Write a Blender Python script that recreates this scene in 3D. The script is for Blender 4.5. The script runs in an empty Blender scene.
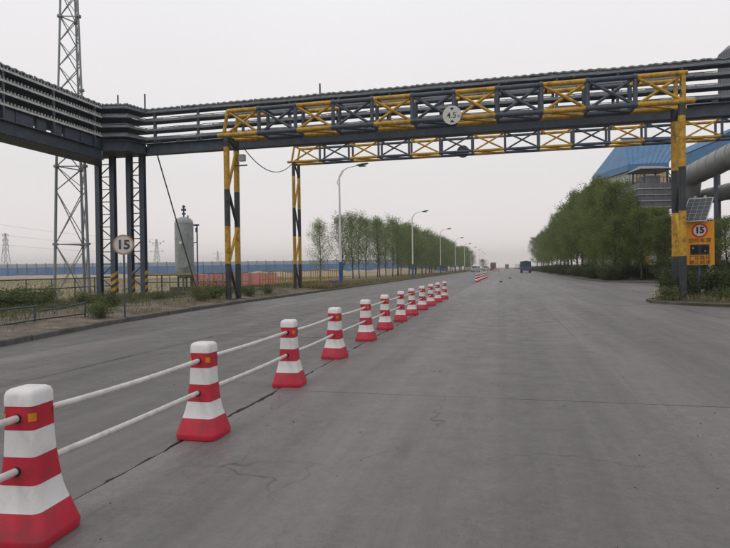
import bpy, math, random
import numpy as np
from mathutils import Vector, Matrix
random.seed(7); rng = np.random.default_rng(7)
S = bpy.context.scene; COL = S.collection
R = math.radians

# ------------------------------------------------------------------ camera
CAM_H, FPX, CX, CY = 1.55, 580.0, 365.0, 274.0           # photograph is 730 x 548
yaw, pitch, roll = R(13.578), R(-0.498), R(0.8)
fw = Vector((-math.sin(yaw)*math.cos(pitch), math.cos(yaw)*math.cos(pitch), math.sin(pitch)))
r0 = Vector((math.cos(yaw), math.sin(yaw), 0)); u0 = r0.cross(fw)
cr = math.cos(roll)*r0 - math.sin(roll)*u0
cu = math.sin(roll)*r0 + math.cos(roll)*u0
EYE = Vector((0, 0, CAM_H))
cam_d = bpy.data.cameras.new('camera'); cam = bpy.data.objects.new('camera', cam_d); COL.objects.link(cam)
m = Matrix.Identity(4)
for i in range(3):
    m[i][0], m[i][1], m[i][2], m[i][3] = cr[i], cu[i], -fw[i], EYE[i]
cam.matrix_world = m
cam_d.sensor_width = 36; cam_d.lens = FPX/730*36; cam_d.clip_end = 9000; cam_d.clip_start = 0.05
S.camera = cam
def ray(u, v): return fw + (u-CX)/FPX*cr - (v-CY)/FPX*cu
def G(u, v, z=0.0): r = ray(u, v); return EYE + r*((z-CAM_H)/r.z)      # pixel -> point on the ground
def PY(u, v, Y): r = ray(u, v); return EYE + r*(Y/r.y)                  # pixel -> point on a plane across the road
def PD(u, v, d): return EYE + ray(u, v)*d                               # pixel -> point at a known distance

# ------------------------------------------------------------------ sky, sun, exposure
W = bpy.data.worlds.new('World'); S.world = W; W.use_nodes = True
nt = W.node_tree; nt.nodes.clear()
sky = nt.nodes.new('ShaderNodeTexSky'); sky.sky_type = 'NISHITA'; sky.sun_disc = False
SUN_EL, SUN_AZ = R(52), R(215)
sky.sun_elevation = SUN_EL; sky.sun_rotation = SUN_AZ; sky.dust_density = 6; sky.air_density = 1.5
hs = nt.nodes.new('ShaderNodeHueSaturation'); hs.inputs['Saturation'].default_value = 0.12
tc = nt.nodes.new('ShaderNodeTexCoord'); sx = nt.nodes.new('ShaderNodeSeparateXYZ')
rp = nt.nodes.new('ShaderNodeValToRGB')
rp.color_ramp.elements[0].position = 0.0; rp.color_ramp.elements[0].color = (1.03, 0.945, 0.925, 1)
rp.color_ramp.elements[1].position = 0.45; rp.color_ramp.elements[1].color = (0.945, 0.935, 0.955, 1)
_e = rp.color_ramp.elements.new(0.15); _e.color = (0.875, 0.848, 0.85, 1)
sc_ = nt.nodes.new('ShaderNodeVectorMath'); sc_.operation = 'SCALE'; sc_.inputs['Scale'].default_value = 10.0
nz = nt.nodes.new('ShaderNodeTexNoise'); nz.inputs['Scale'].default_value = 2.2; nz.inputs['Detail'].default_value = 4
nm = nt.nodes.new('ShaderNodeMapRange'); nm.inputs['To Min'].default_value = 9.6; nm.inputs['To Max'].default_value = 10.3
mx = nt.nodes.new('ShaderNodeMix'); mx.data_type = 'RGBA'; mx.inputs[0].default_value = 0.92
bg = nt.nodes.new('ShaderNodeBackground'); bg.inputs['Strength'].default_value = 0.1
wo = nt.nodes.new('ShaderNodeOutputWorld'); L = nt.links.new
L(sky.outputs[0], hs.inputs['Color']); L(tc.outputs['Generated'], sx.inputs[0]); L(sx.outputs['Z'], rp.inputs[0])
L(tc.outputs['Generated'], nz.inputs['Vector']); L(nz.outputs['Fac'], nm.inputs['Value']); L(nm.outputs[0], sc_.inputs['Scale'])
L(rp.outputs[0], sc_.inputs[0]); L(hs.outputs[0], mx.inputs[6]); L(sc_.outputs[0], mx.inputs[7])
L(mx.outputs[2], bg.inputs['Color']); L(bg.outputs[0], wo.inputs[0])
sd = bpy.data.lights.new('sun', 'SUN'); sd.energy = 0.6; sd.angle = R(22); sd.color = (1, 0.95, 0.88)
so = bpy.data.objects.new('sun', sd); COL.objects.link(so)
sdir = Vector((math.cos(SUN_EL)*math.sin(SUN_AZ), math.cos(SUN_EL)*math.cos(SUN_AZ), math.sin(SUN_EL)))
so.rotation_euler = sdir.to_track_quat('Z', 'Y').to_euler()
S.view_settings.view_transform = 'Standard'; S.view_settings.look = 'None'
S.view_settings.exposure = 0.0; S.view_settings.gamma = 1.0; S.view_settings.use_curve_mapping = False
S.cycles.volume_step_rate = 4; S.cycles.max_bounces = 5; S.cycles.diffuse_bounces = 3; S.cycles.glossy_bounces = 2; S.cycles.volume_bounces = 0

# ------------------------------------------------------------------ materials
def mat(name, col, rough=0.6, var=0.25, vscale=3.0, dirt=None, dirt_amt=0.0, dscale=1.2, metal=0.0, bump=0.0, bscale=40, spec=0.4, stretch=(1, 1, 1)):
    M = bpy.data.materials.new(name); M.use_nodes = True; n = M.node_tree; l = n.links.new
    b = n.nodes['Principled BSDF']; b.inputs['Roughness'].default_value = rough; b.inputs['Metallic'].default_value = metal
    b.inputs['Specular IOR Level'].default_value = spec
    geo = n.nodes.new('ShaderNodeNewGeometry'); mp = n.nodes.new('ShaderNodeMapping'); mp.inputs['Scale'].default_value = stretch
    l(geo.outputs['Position'], mp.inputs['Vector'])
    t = n.nodes.new('ShaderNodeTexNoise'); t.inputs['Scale'].default_value = vscale; t.inputs['Detail'].default_value = 6; t.inputs['Roughness'].default_value = .62
    l(mp.outputs[0], t.inputs['Vector'])
    mr = n.nodes.new('ShaderNodeMapRange'); mr.inputs['From Min'].default_value = .3; mr.inputs['From Max'].default_value = .7
    mr.inputs['To Min'].default_value = 1-var; mr.inputs['To Max'].default_value = 1+var
    l(t.outputs['Fac'], mr.inputs['Value'])
    vm = n.nodes.new('ShaderNodeVectorMath'); vm.operation = 'SCALE'; vm.inputs[0].default_value = col; l(mr.outputs[0], vm.inputs['Scale'])
    out = vm.outputs[0]
    if dirt:
        t2 = n.nodes.new('ShaderNodeTexNoise'); t2.inputs['Scale'].default_value = dscale; t2.inputs['Detail'].default_value = 8; t2.inputs['Roughness'].default_value = .7
        l(mp.outputs[0], t2.inputs['Vector'])
        r2 = n.nodes.new('ShaderNodeMapRange'); r2.inputs['From Min'].default_value = .48; r2.inputs['From Max'].default_value = .68; r2.inputs['To Max'].default_value = dirt_amt
        l(t2.outputs['Fac'], r2.inputs['Value'])
        mi = n.nodes.new('ShaderNodeMix'); mi.data_type = 'RGBA'; l(r2.outputs[0], mi.inputs[0]); l(out, mi.inputs[6]); mi.inputs[7].default_value = (*dirt, 1)
        out = mi.outputs[2]
    l(out, b.inputs['Base Color'])
    if bump:
        t3 = n.nodes.new('ShaderNodeTexNoise'); t3.inputs['Scale'].default_value = bscale; t3.inputs['Detail'].default_value = 5; l(mp.outputs[0], t3.inputs['Vector'])
        bp = n.nodes.new('ShaderNodeBump'); bp.inputs['Strength'].default_value = bump; bp.inputs['Distance'].default_value = .02
        l(t3.outputs['Fac'], bp.inputs['Height']); l(bp.outputs[0], b.inputs['Normal'])
    return M
def leaf_mat(name, c1, c2, trans=0.35):
    M = bpy.data.materials.new(name); M.use_nodes = True; n = M.node_tree; l = n.links.new; n.nodes.clear()
    at = n.nodes.new('ShaderNodeAttribute'); at.attribute_name = 'tone'
    oi = n.nodes.new('ShaderNodeObjectInfo')
    mi = n.nodes.new('ShaderNodeMix'); mi.data_type = 'RGBA'; mi.inputs[6].default_value = (*c1, 1); mi.inputs[7].default_value = (*c2, 1)
    ad = n.nodes.new('ShaderNodeMath'); ad.operation = 'MULTIPLY_ADD'; ad.inputs[1].default_value = .5; ad.inputs[2].default_value = -.25
    a2 = n.nodes.new('ShaderNodeMath'); a2.operation = 'ADD'; a2.use_clamp = True
    l(oi.outputs['Random'], ad.inputs[0]); l(ad.outputs[0], a2.inputs[0]); l(at.outputs['Fac'], a2.inputs[1]); l(a2.outputs[0], mi.inputs[0])
    d = n.nodes.new('ShaderNodeBsdfPrincipled'); d.inputs['Roughness'].default_value = .6; d.inputs['Specular IOR Level'].default_value = .25
    t = n.nodes.new('ShaderNodeBsdfTranslucent'); ms = n.nodes.new('ShaderNodeMixShader'); ms.inputs[0].default_value = trans
    l(mi.outputs[2], d.inputs['Base Color']); l(mi.outputs[2], t.inputs['Color']); l(d.outputs[0], ms.inputs[1]); l(t.outputs[0], ms.inputs[2])
    o = n.nodes.new('ShaderNodeOutputMaterial'); l(ms.outputs[0], o.inputs[0]); return M

def road_mat():
    M = bpy.data.materials.new('old_concrete'); M.use_nodes = True; n = M.node_tree; l = n.links.new; b = n.nodes['Principled BSDF']
    geo = n.nodes.new('ShaderNodeNewGeometry'); P = geo.outputs['Position']
    def noise(sc, det=6, ro=.6, stretch=None, dist=0):
        t = n.nodes.new('ShaderNodeTexNoise'); t.inputs['Scale'].default_value = sc; t.inputs['Detail'].default_value = det; t.inputs['Roughness'].default_value = ro; t.inputs['Distortion'].default_value = dist
        if stretch:
            mp = n.nodes.new('ShaderNodeMapping'); mp.inputs['Scale'].default_value = stretch; l(P, mp.inputs['Vector']); l(mp.outputs[0], t.inputs['Vector'])
        else: l(P, t.inputs['Vector'])
        return t.outputs['Fac']
    def rng_(v, a, b_, c, d):
        q = n.nodes.new('ShaderNodeMapRange'); l(v, q.inputs['Value'])
        for k, x in zip(('From Min', 'From Max', 'To Min', 'To Max'), (a, b_, c, d)): q.inputs[k].default_value = x
        return q.outputs[0]
    def math_(op, a, b_):
        q = n.nodes.new('ShaderNodeMath'); q.operation = op
        for i, x in enumerate((a, b_)):
            if isinstance(x, (int, float)): q.inputs[i].default_value = x
            else: l(x, q.inputs[i])
        return q.outputs[0]
    def mix(f, a, b_):
        q = n.nodes.new('ShaderNodeMix'); q.data_type = 'RGBA'
        l(f, q.inputs[0])
        for i, x in ((6, a), (7, b_)):
            if isinstance(x, tuple): q.inputs[i].default_value = (*x, 1)
            else: l(x, q.inputs[i])
        return q.outputs[2]
    oi = n.nodes.new('ShaderNodeObjectInfo')
    f = math_('MULTIPLY', rng_(noise(.35, 5, .6, (1.2, .22, 1)), .3, .7, .84, 1.16), rng_(noise(9, 8, .7), .25, .75, .78, 1.22))
    f = math_('MULTIPLY', f, rng_(noise(1.0, 4, .55, (.85, .010, 1)), .36, .64, .74, 1.24))        # wheel-path bands
    f = math_('MULTIPLY', f, rng_(noise(1.0, 6, .65, (4.5, .06, 1)), .3, .7, .9, 1.1))
    f = math_('MULTIPLY', f, rng_(noise(140, 3, .6), .3, .7, .78, 1.22))
    f = math_('MULTIPLY', f, rng_(oi.outputs['Random'], 0, 1, .93, 1.06))
    sxy = n.nodes.new('ShaderNodeSeparateXYZ'); l(P, sxy.inputs[0])
    f = math_('MULTIPLY', f, rng_(sxy.outputs['X'], -2.90, -2.86, .68, 1.0))                    # the left carriageway is an older, darker pour
    vm = n.nodes.new('ShaderNodeVectorMath'); vm.operation = 'SCALE'; vm.inputs[0].default_value = (.119, .111, .1075); l(f, vm.inputs['Scale'])
    col = vm.outputs[0]
    col = mix(rng_(noise(26, 9, .8), .50, .64, 0, .6), col, (.055, .053, .052))                # pitted paste between the aggregate
    col = mix(rng_(noise(38, 8, .78), .58, .70, 0, .5), col, (.24, .23, .22))                  # pale worn grit
    col = mix(rng_(noise(1.6, 9, .75, (2.2, .10, 1), .6), .56, .66, 0, .38), col, (.055, .055, .057))    # rubber drag marks
    col = mix(rng_(noise(.8, 8, .72, (1.5, .14, 1)), .50, .70, 0, .65), col, (.062, .063, .067))                # old oil and tyre grime
    col = mix(rng_(noise(.55, 8, .7, (1.3, .10, 1)), .50, .68, 0, .65), col, (.172, .157, .145))      # dust
    # hairline cracks
    v = n.nodes.new('ShaderNodeTexVoronoi'); v.feature = 'DISTANCE_TO_EDGE'; v.inputs['Scale'].default_value = .32
    nv = n.nodes.new('ShaderNodeTexNoise'); nv.inputs['Scale'].default_value = 1.3; nv.inputs['Detail'].default_value = 6; l(P, nv.inputs['Vector'])
    va = n.nodes.new('ShaderNodeVectorMath'); va.operation = 'MULTIPLY_ADD'; va.inputs[1].default_value = (1.1, 1.1, 0); l(nv.outputs['Color'], va.inputs[0]); l(P, va.inputs[2]); l(va.outputs[0], v.inputs['Vector'])
    ck = math_('MULTIPLY', rng_(v.outputs['Distance'], .0008, .005, 1, 0), rng_(noise(.3, 4), .47, .54, 0, 1))
    col = mix(math_('MULTIPLY', ck, .75), col, (.035, .035, .036))
    sp = n.nodes.new('ShaderNodeTexVoronoi'); sp.inputs['Scale'].default_value = 5.5; l(P, sp.inputs['Vector'])
    col = mix(math_('MULTIPLY', rng_(sp.outputs['Distance'], .035, .06, 1, 0), rng_(noise(1.7, 3), .52, .6, 0, .85)), col, (.03, .03, .03))
    l(col, b.inputs['Base Color'])
    l(rng_(noise(2.0, 6), .3, .7, .45, .66), b.inputs['Roughness']); b.inputs['Specular IOR Level'].default_value = .6
    bp = n.nodes.new('ShaderNodeBump'); bp.inputs['Strength'].default_value = .28; bp.inputs['Distance'].default_value = .012
    l(math_('ADD', noise(55, 6, .7), math_('MULTIPLY', noise(6, 5, .6), 1.5)), bp.inputs['Height']); l(bp.outputs[0], b.inputs['Normal'])
    return M

STEEL = mat('slate_paint', (.048, .066, .092), .48, .25, 2.5, (.08, .075, .07), .35, 1.5)
STEEL2 = mat('dark_slate_paint', (.068, .104, .165), .7, .25, 2.5, (.08, .085, .095), .3, 1.5, spec=.25)
GALV = mat('galvanised', (.40, .42, .43), .5, .2, 4, (.20, .19, .17), .5, 2, metal=.15)
GIRD = mat('girder_paint', (.052, .068, .092), .6, .3, 2.5, (.075, .070, .064), .45, 1.6, spec=.25)
TABS = mat('bright_galvanised', (.50, .52, .50), .5, .25, 5, (.28, .27, .25), .5, 2)
GALVD = mat('weathered_galvanised', (.175, .195, .212), .5, .25, 4, (.11, .105, .10), .5, 2, metal=.1)
YEL = mat('yellow_paint', (.46, .265, .022), .5, .25, 3, (.105, .050, .024), .85, 5.5)
BLK = mat('black_paint', (.026, .032, .040), .5, .3, 3, (.09, .075, .06), .5, 2)
RED = mat('red_plastic', (.43, .012, .034), .42, .14, 9, (.15, .035, .035), .6, 7, bump=.05)
WHT = mat('white_plastic', (.64, .63, .63), .45, .08, 9, (.36, .33, .30), .45, 9, bump=.05)
ORG = mat('orange_reflector', (.55, .19, .012), .3, .1, 20)
PVC = mat('pipe_white', (.55, .54, .53), .45, .12, 7, (.30, .28, .25), .5, 9)
DARK = mat('dark_hole', (.012, .012, .012), .8, .1)
ROAD = road_mat()
JOINT = mat('joint_dirt', (.045, .043, .041), .95, .4, 20)
KERB = mat('kerb_concrete', (.085, .082, .078), .85, .35, 5, (.16, .13, .10), .6, 2, bump=.3)
DIRT = mat('verge_dirt', (.140, .114, .090), .95, .55, 2.2, (.070, .070, .040), .9, .75, bump=.5, bscale=9)
FIELD = mat('dry_field', (.215, .18, .105), .95, .3, .06, (.13, .15, .06), .85, .045, bump=.4, bscale=4)
SOIL = mat('belt_soil', (.06, .058, .035), .95, .4, 1.2, (.035, .05, .02), .8, .7, bump=.5, bscale=6)
LEAF_L = leaf_mat('poplar_leaf', (.10, .155, .050), (.23, .285, .105))
LEAF_R = leaf_mat('willow_leaf', (.072, .112, .028), (.215, .265, .070), .5)
LEAF_S = leaf_mat('shrub_leaf', (.065, .095, .030), (.16, .18, .075))
LEAF_H = leaf_mat('hedge_leaf', (.04, .06, .026), (.09, .115, .045))
GRASS = leaf_mat('grass_blade', (.075, .10, .032), (.26, .21, .11), .25)
BARK = mat('bark', (.065, .055, .045), .9, .35, 6, bump=.4)
BARKL = mat('grey_bark', (.085, .078, .068), .9, .35, 6, bump=.4)
WPAINT = mat('white_paint', (.66, .66, .66), .45, .06, 3, (.4, .37, .33), .4, 2)
BPAINT = mat('blue_paint', (.02, .085, .30), .45, .15, 3)
HOARD = mat('blue_mesh_sheet', (.085, .175, .36), .7, .25, .12, (.13, .23, .40), .7, .5)
HOARDT = mat('pale_mesh_sheet', (.30, .34, .40), .7, .15, .2)
PINK = mat('pink_netting', (.64, .24, .25), .8, .2, .8, (.68, .38, .36), .6, 1.2)
DULLY = mat('ochre_rail', (.33, .21, .05), .6, .25, 3)
MASTM = mat('mast_zinc', (.21, .23, .25), .5, .2, 4, (.13, .125, .12), .5, 2, metal=.1)
TANK = mat('tank_paint', (.29, .32, .32), .45, .15, 1.5, (.12, .11, .10), .6, 1.4)
ROOFB = mat('blue_sheet_roof', (.055, .165, .32), .45, .12, .6, (.04, .08, .13), .4, .9)
WALLW = mat('pale_cladding', (.40, .41, .40), .6, .12, .5, (.25, .22, .18), .6, .5, stretch=(1, 1, .2))
RUSTO = mat('rusty_orange_cladding', (.42, .27, .12), .7, .25, .5, (.42, .38, .32), .8, .9)
DUCT = mat('duct_sheet', (.22, .225, .22), .5, .12, .8, (.13, .12, .11), .5, .7, stretch=(1, 1, .6))
CLAD = mat('grey_cladding', (.135, .14, .16), .5, .15, .8, (.08, .075, .07), .5, 1)
SIGNY = mat('sign_yellow', (.62, .25, .008), .5, .08, 4)
SIGNW = mat('sign_white', (.52, .52, .50), .45, .08, 4, (.4, .35, .28), .5, 6)
SIGNR = mat('sign_red', (.50, .015, .015), .45, .1, 4)
SIGNF = mat('faded_sign_rim', (.36, .22, .15), .55, .2, 6)
INK = mat('sign_ink', (.012, .012, .013), .5, .1)
FINK = mat('faded_ink', (.05, .05, .048), .6, .3, 9)
SCREEN = mat('dark_display', (.015, .022, .028), .25, .2, 6)
SOLAR = mat('solar_cell', (.020, .026, .040), .25, .3, 6, spec=.6)
RUBBER = mat('rubber', (.015, .015, .015), .85, .2)
TARP = mat('teal_tarp', (.022, .058, .062), .6, .2, 1)
GLASS = mat('vehicle_glass', (.02, .025, .03), .15, .1, spec=.6)
REDV = mat('red_vehicle_paint', (.20, .05, .04), .45, .15)
GREYV = mat('grey_vehicle_paint', (.33, .34, .34), .4, .1)
BLUEV = mat('blue_vehicle_paint', (.05, .11, .26), .45, .15)
CARGO = mat('cargo_brown', (.17, .13, .09), .8, .3, 2)
STONE = mat('stone', (.05, .048, .045), .9, .3, 8, bump=.4)
RUBBLE = mat('verge_rubble', (.20, .18, .16), .9, .4, 6, (.09, .08, .07), .6, 9, bump=.3)
SAND = mat('sand_heap', (.31, .26, .18), .95, .2, .5, (.30, .24, .15), .6, .6, bump=.3, bscale=3)
YFLW = mat('yellow_flower', (.6, .42, .02), .7, .2, 10)
CABLE = mat('black_cable', (.02, .02, .022), .6, .1)

# ------------------------------------------------------------------ mesh helpers
class MB:
    def __init__(s): s.v = []; s.f = []; s.m = []; s.mi = 0
    def add(s, vs, fs):
        o = len(s.v); s.v += [tuple(p) for p in vs]
        for f in fs: s.f.append([i+o for i in f]); s.m.append(s.mi)
        return s
    def box(s, lo, hi):
        x0, y0, z0 = lo; x1, y1, z1 = hi
        return s.add([(x0,y0,z0),(x1,y0,z0),(x1,y1,z0),(x0,y1,z0),(x0,y0,z1),(x1,y0,z1),(x1,y1,z1),(x0,y1,z1)],
                     [(0,3,2,1),(4,5,6,7),(0,1,5,4),(1,2,6,5),(2,3,7,6),(3,0,4,7)])
    def beam(s, p, q, w, h, up=(0, 0, 1)):                # rectangular bar from p to q
        p, q = Vector(p), Vector(q); d = (q-p).normalized(); u = Vector(up)
        if abs(d.dot(u)) > .98: u = Vector((0, 1, 0))
        x = d.cross(u).normalized(); y = x.cross(d); vs = []
        for c in (p, q):
            for a, b in ((-1,-1),(1,-1),(1,1),(-1,1)): vs.append(c+x*(a*w/2)+y*(b*h/2))
        return s.add(vs, [(0,1,2,3),(7,6,5,4),(0,4,5,1),(1,5,6,2),(2,6,7,3),(3,7,4,0)])
    def hbeam(s, p, q, w=.26, t=.03, up=(0, 1, 0)):       # H-section column
        p, q = Vector(p), Vector(q); d = (q-p).normalized(); x = d.cross(Vector(up)).normalized(); y = x.cross(d)
        s.beam(p+y*(w/2-t/2), q+y*(w/2-t/2), w, t, y); s.beam(p-y*(w/2-t/2), q-y*(w/2-t/2), w, t, y); s.beam(p, q, t, w-2*t-.004, y)
        return s
    def tube(s, pts, r, n=10, cap=True):
        pts = [Vector(p) for p in pts]; rs = r if isinstance(r, (list, tuple)) else [r]*len(pts); vs = []; fs = []
        for i, p in enumerate(pts):
            d = (pts[min(i+1, len(pts)-1)]-pts[max(i-1, 0)]).normalized()
            a = Vector((0, 0, 1)) if abs(d.z) < .95 else Vector((0, 1, 0))
            x = d.cross(a).normalized(); y = x.cross(d)
            for k in range(n):
                t = 2*math.pi*k/n; vs.append(p+x*(rs[i]*math.cos(t))+y*(rs[i]*math.sin(t)))
        for i in range(len(pts)-1):
            for k in range(n): fs.append((i*n+k, i*n+(k+1) % n, (i+1)*n+(k+1) % n, (i+1)*n+k))
        if cap: fs += [tuple(range(n-1, -1, -1)), tuple(range((len(pts)-1)*n, len(pts)*n))]
        return s.add(vs, fs)
    def lathe(s, prof, c=(0, 0, 0), n=24):
        return s.tube([Vector(c)+Vector((0, 0, z)) for r, z in prof], [max(r, .001) for r, z in prof], n)
    def disc(s, c, nrm, r, t, n=32):
        nrm = Vector(nrm).normalized(); return s.tube([Vector(c)-nrm*t/2, Vector(c)+nrm*t/2], r, n)
    def prism(s, poly, z0, z1):
        k = len(poly); vs = [(x, y, z0) for x, y in poly]+[(x, y, z1) for x, y in poly]
        return s.add(vs, [tuple(range(k-1, -1, -1)), tuple(range(k, 2*k))]+[(i, (i+1) % k, k+(i+1) % k, k+i) for i in range(k)])
    def build(s, name, mats, parent=None, smooth=False):
        me = bpy.data.meshes.new(name); me.from_pydata(s.v, [], s.f)
        for mm in (mats if isinstance(mats, (list, tuple)) else [mats]): me.materials.append(mm)
        if s.mi: me.polygons.foreach_set('material_index', s.m)
        if smooth: me.shade_auto_smooth(angle=R(35)) if hasattr(me, 'shade_auto_smooth') else me.shade_smooth()
        return link(name, me, parent)
def smooth_by_angle(me, ang=40):
    me.shade_smooth()
    try: me.set_sharp_from_angle(angle=R(ang))
    except Exception: pass
def link(name, me, parent=None):
    o = bpy.data.objects.new(name, me); COL.objects.link(o)
    if parent: o.parent = parent
    return o
def empty(name, loc=(0, 0, 0), rz=0.0):
    o = bpy.data.objects.new(name, None); COL.objects.link(o); o.location = loc; o.rotation_euler = (0, 0, rz); o.empty_display_size = .3
    return o
def tag(o, label=None, cat=None, group=None, kind=None):
    if label: o['label'] = label
    if cat: o['category'] = cat
    if group: o['group'] = group
    if kind: o['kind'] = kind
    return o
def part(mb, name, mats, parent, smooth=False):
    o = mb.build(name, mats, parent)
    if smooth: smooth_by_angle(o.data)
    return o
def copy_tree(o, parent=None):
    c = o.copy(); COL.objects.link(c); c.parent = parent
    for ch in o.children: copy_tree(ch, c)
    return c
def text_mesh(txt, size, name, mt, parent, loc, rot, ext=.004, bold=.0, cx=1.0):
    cu_ = bpy.data.curves.new(name, 'FONT'); cu_.body = txt; cu_.size = size; cu_.align_x = 'CENTER'; cu_.align_y = 'CENTER'; cu_.extrude = ext; cu_.offset = bold; cu_.resolution_u = 3
    t = bpy.data.objects.new('tmp', cu_); COL.objects.link(t); dg = bpy.context.evaluated_depsgraph_get()
    me = bpy.data.meshes.new_from_object(t.evaluated_get(dg)); bpy.data.objects.remove(t); me.materials.clear(); me.materials.append(mt)
    o = link(name, me, parent); o.location = loc; o.rotation_euler = rot; o.scale = (cx, 1, 1); return o
ORD = ['nearest', 'second', 'third', 'fourth', 'fifth', 'sixth', 'seventh', 'eighth', 'ninth', 'tenth', 'eleventh', 'twelfth', 'thirteenth', 'fourteenth', 'fifteenth', 'sixteenth', 'seventeenth', 'eighteenth', 'nineteenth', 'twentieth']
def ordn(i):
    if i < 20: return ORD[i]
    n = i+1; t = {2: 'twenty', 3: 'thirty', 4: 'forty', 5: 'fifty'}[n//10]
    return {2: 'twentieth', 3: 'thirtieth', 4: 'fortieth', 5: 'fiftieth'}[n//10] if n % 10 == 0 else t+'-'+['', 'first', 'second', 'third', 'fourth', 'fifth', 'sixth', 'seventh', 'eighth', 'ninth'][n % 10]

# ------------------------------------------------------------------ ground, road, verges
mb = MB(); mb.add([(-1800, -300, -.10), (1800, -300, -.10), (1800, 2000, -.10), (-1800, 2000, -.10)], [(0, 1, 2, 3)])
tag(mb.build('ground', FIELD), kind='structure')
KL = [(-10.0, -8), (-10.2, 6.0), (-10.45, 10.1), (-10.9, 12.4), (-11.4, 15), (-11.85, 19.5), (-12.2, 25.2), (-12.32, 34), (-12.45, 46), (-12.65, 71), (-12.9, 119), (-13.1, 200), (-13.3, 900)]
def interp(pl, y):
    for (a, b), (c, d) in zip(pl, pl[1:]):
        if b <= y <= d: return a+(c-a)*(y-b)/(d-b)
    return pl[-1][0]
# road: underlay with joints below, far part as one sheet
YF = 68.6
road = MB(); road.mi = 1; road.add([(-14, -10, -.035), (40, -10, -.035), (40, YF, -.035), (-14, YF, -.035)], [(0, 1, 2, 3)])
road.mi = 0; road.add([(-14, YF, -.035), (14, YF, -.035), (14, YF, 0), (-14, YF, 0), (14, 900, 0), (-14, 900, 0)], [(0, 1, 2, 3), (3, 2, 4, 5)])
road.mi = 1; road = road.build('road', [ROAD, JOINT]); tag(road, kind='structure')
xs = [-13.9, -10.95, -6.75, -2.88, 1.45, 5.98, 10.2, 14.4, 18.6, 22.8, 27.0, 31.2, 35.4, 39.6]
ys = [-9.8+5.6*k for k in range(15)]
def slab(x0, x1, y0, y1):
    def g(x): return .0003 if abs(x-1.45) < .01 and y0 < 12 else (.021 if y0 < 6 else .015) if abs(x+2.88) < .01 else .011 if abs(x+6.75) < .01 else .009 if abs(x-5.98) < .01 else .0018
    near = y0 < 35 and x0 < 12; pts = []
    def edge(a, b, gap, inward):
        ln = math.hypot(b[0]-a[0], b[1]-a[1]); n = max(3, int(ln/(.07 if gap > .008 else .2))) if near else 3
        w = 0.0; ph = random.uniform(0, 9); spall = 0
        for i in range(n):
            t = i/n; w = w*.75+random.uniform(-1, 1)*gap*.8
            if random.random() < .03: spall = random.uniform(1.0, 3.0)*gap
            spall *= .72
            o = 0 if i == 0 else max(.006 if gap > .015 else .0002, gap*(.55+.5*math.sin(ph+t*7))+w+spall)
            pts.append((a[0]+(b[0]-a[0])*t+inward[0]*o, a[1]+(b[1]-a[1])*t+inward[1]*o))
    gy = .0045
    edge((x0+.0003, y0+.001), (x1-.0003, y0+.001), gy, (0, 1)); edge((x1-.0003, y0+.001), (x1-.0003, y1-.001), g(x1), (-1, 0))
    edge((x1-.0003, y1-.001), (x0+.0003, y1-.001), gy, (0, -1)); edge((x0+.0003, y1-.001), (x0+.0003, y0+.001), g(x0), (1, 0))
    k = len(pts); dz = random.uniform(-.002, .002); b = MB()
    b.add([(x, y, dz) for x, y in pts]+[(x, y, -.034) for x, y in pts], [tuple(range(k))]+[(i, k+i, k+(i+1) % k, (i+1) % k) for i in range(k)])
    return b
for i in range(len(xs)-1):
    for j in range(len(ys)-1):
        slab(xs[i], xs[i+1], ys[j], ys[j+1]).build('slab', ROAD, road)
# left verge running out into the dry field
def hash_noise(x, y, s=1.0):
    return math.sin(x*1.7*s+y*.9*s)*.5+math.sin(x*.63*s-y*1.31*s+1.3)*.5
b = MB(); off = [0.06, .5, 1, 1.6, 2.4, 3.4, 4.6, 6, 8, 11, 15, 22, 35, 60, 110, 220, 500, 1000, 1700]
yy = [-60, -20, -8]+[-5+1.5*k for k in range(60)]+[90, 100, 115, 135, 160, 200, 260, 340, 450, 620, 899]
for y in yy:
    kx = interp(KL, max(-8, y))
    for o in off:
        zz = .11+(.05*hash_noise(o, y)+.05*hash_noise(o*2.3, y*2.1)+.10 if .4 < o < 60 else 0)*min(1, o/2)
        b.v.append((kx-o, y, zz))
nO = len(off)
for j in range(len(yy)-1):
    for i in range(nO-1):
        b.f.append([j*nO+i, (j+1)*nO+i, (j+1)*nO+i+1, j*nO+i+1]); b.m.append(0 if off[i] < 11 else 1)
b.mi = 1; vg = part(b, 'verge', [DIRT, FIELD], None, True); tag(vg, kind='structure')
def vz(x, y): return .16
# kerb, stone by stone in the foreground
def kerb_line(name, pts, step, inside, h=.13, w=.14, nmax=90):
    root = MB(); P = [Vector((x, y, 0)) for x, y in pts]; acc = []
    for a, c in zip(P, P[1:]):
        n = max(1, round((c-a).length/step))
        for i in range(n): acc.append((a.lerp(c, i/n), a.lerp(c, (i+1)/n)))
    first = None; k = 0
    far = MB(); nfar = 0
    ob = None
    holder = tag(empty(name), kind='structure')
    for a, c in acc:
        d = (c-a).normalized(); nrm = Vector((d.y, -d.x, 0))*inside
        jit = random.uniform(-.012, .012); gp = .008 if (c-a).length < 2 else 0
        p, q = a+d*gp, c-d*gp; hh = h+random.uniform(-.012, .012)
        i0, i1 = nrm*jit, nrm*(w+jit)
        sec = [(0, -.03), (0, hh-.02), (.02, hh), (w, hh), (w, -.03)]
        vs = [p+nrm*(s_+jit)+Vector((0, 0, z)) for s_, z in sec]+[q+nrm*(s_+jit)+Vector((0, 0, z)) for s_, z in sec]
        fs = [(0,1,2,3,4), (9,8,7,6,5)]+[(i, i+5, (i+1) % 5+5, (i+1) % 5) for i in range(5)]
        if k < nmax: MB().add(vs, fs).build('kerb_stone', KERB, holder)
        else: far.add(vs, fs); nfar += 1
        k += 1
    if nfar: tag(far.build('far_kerb', KERB, holder), kind='stuff')
    return holder
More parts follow.
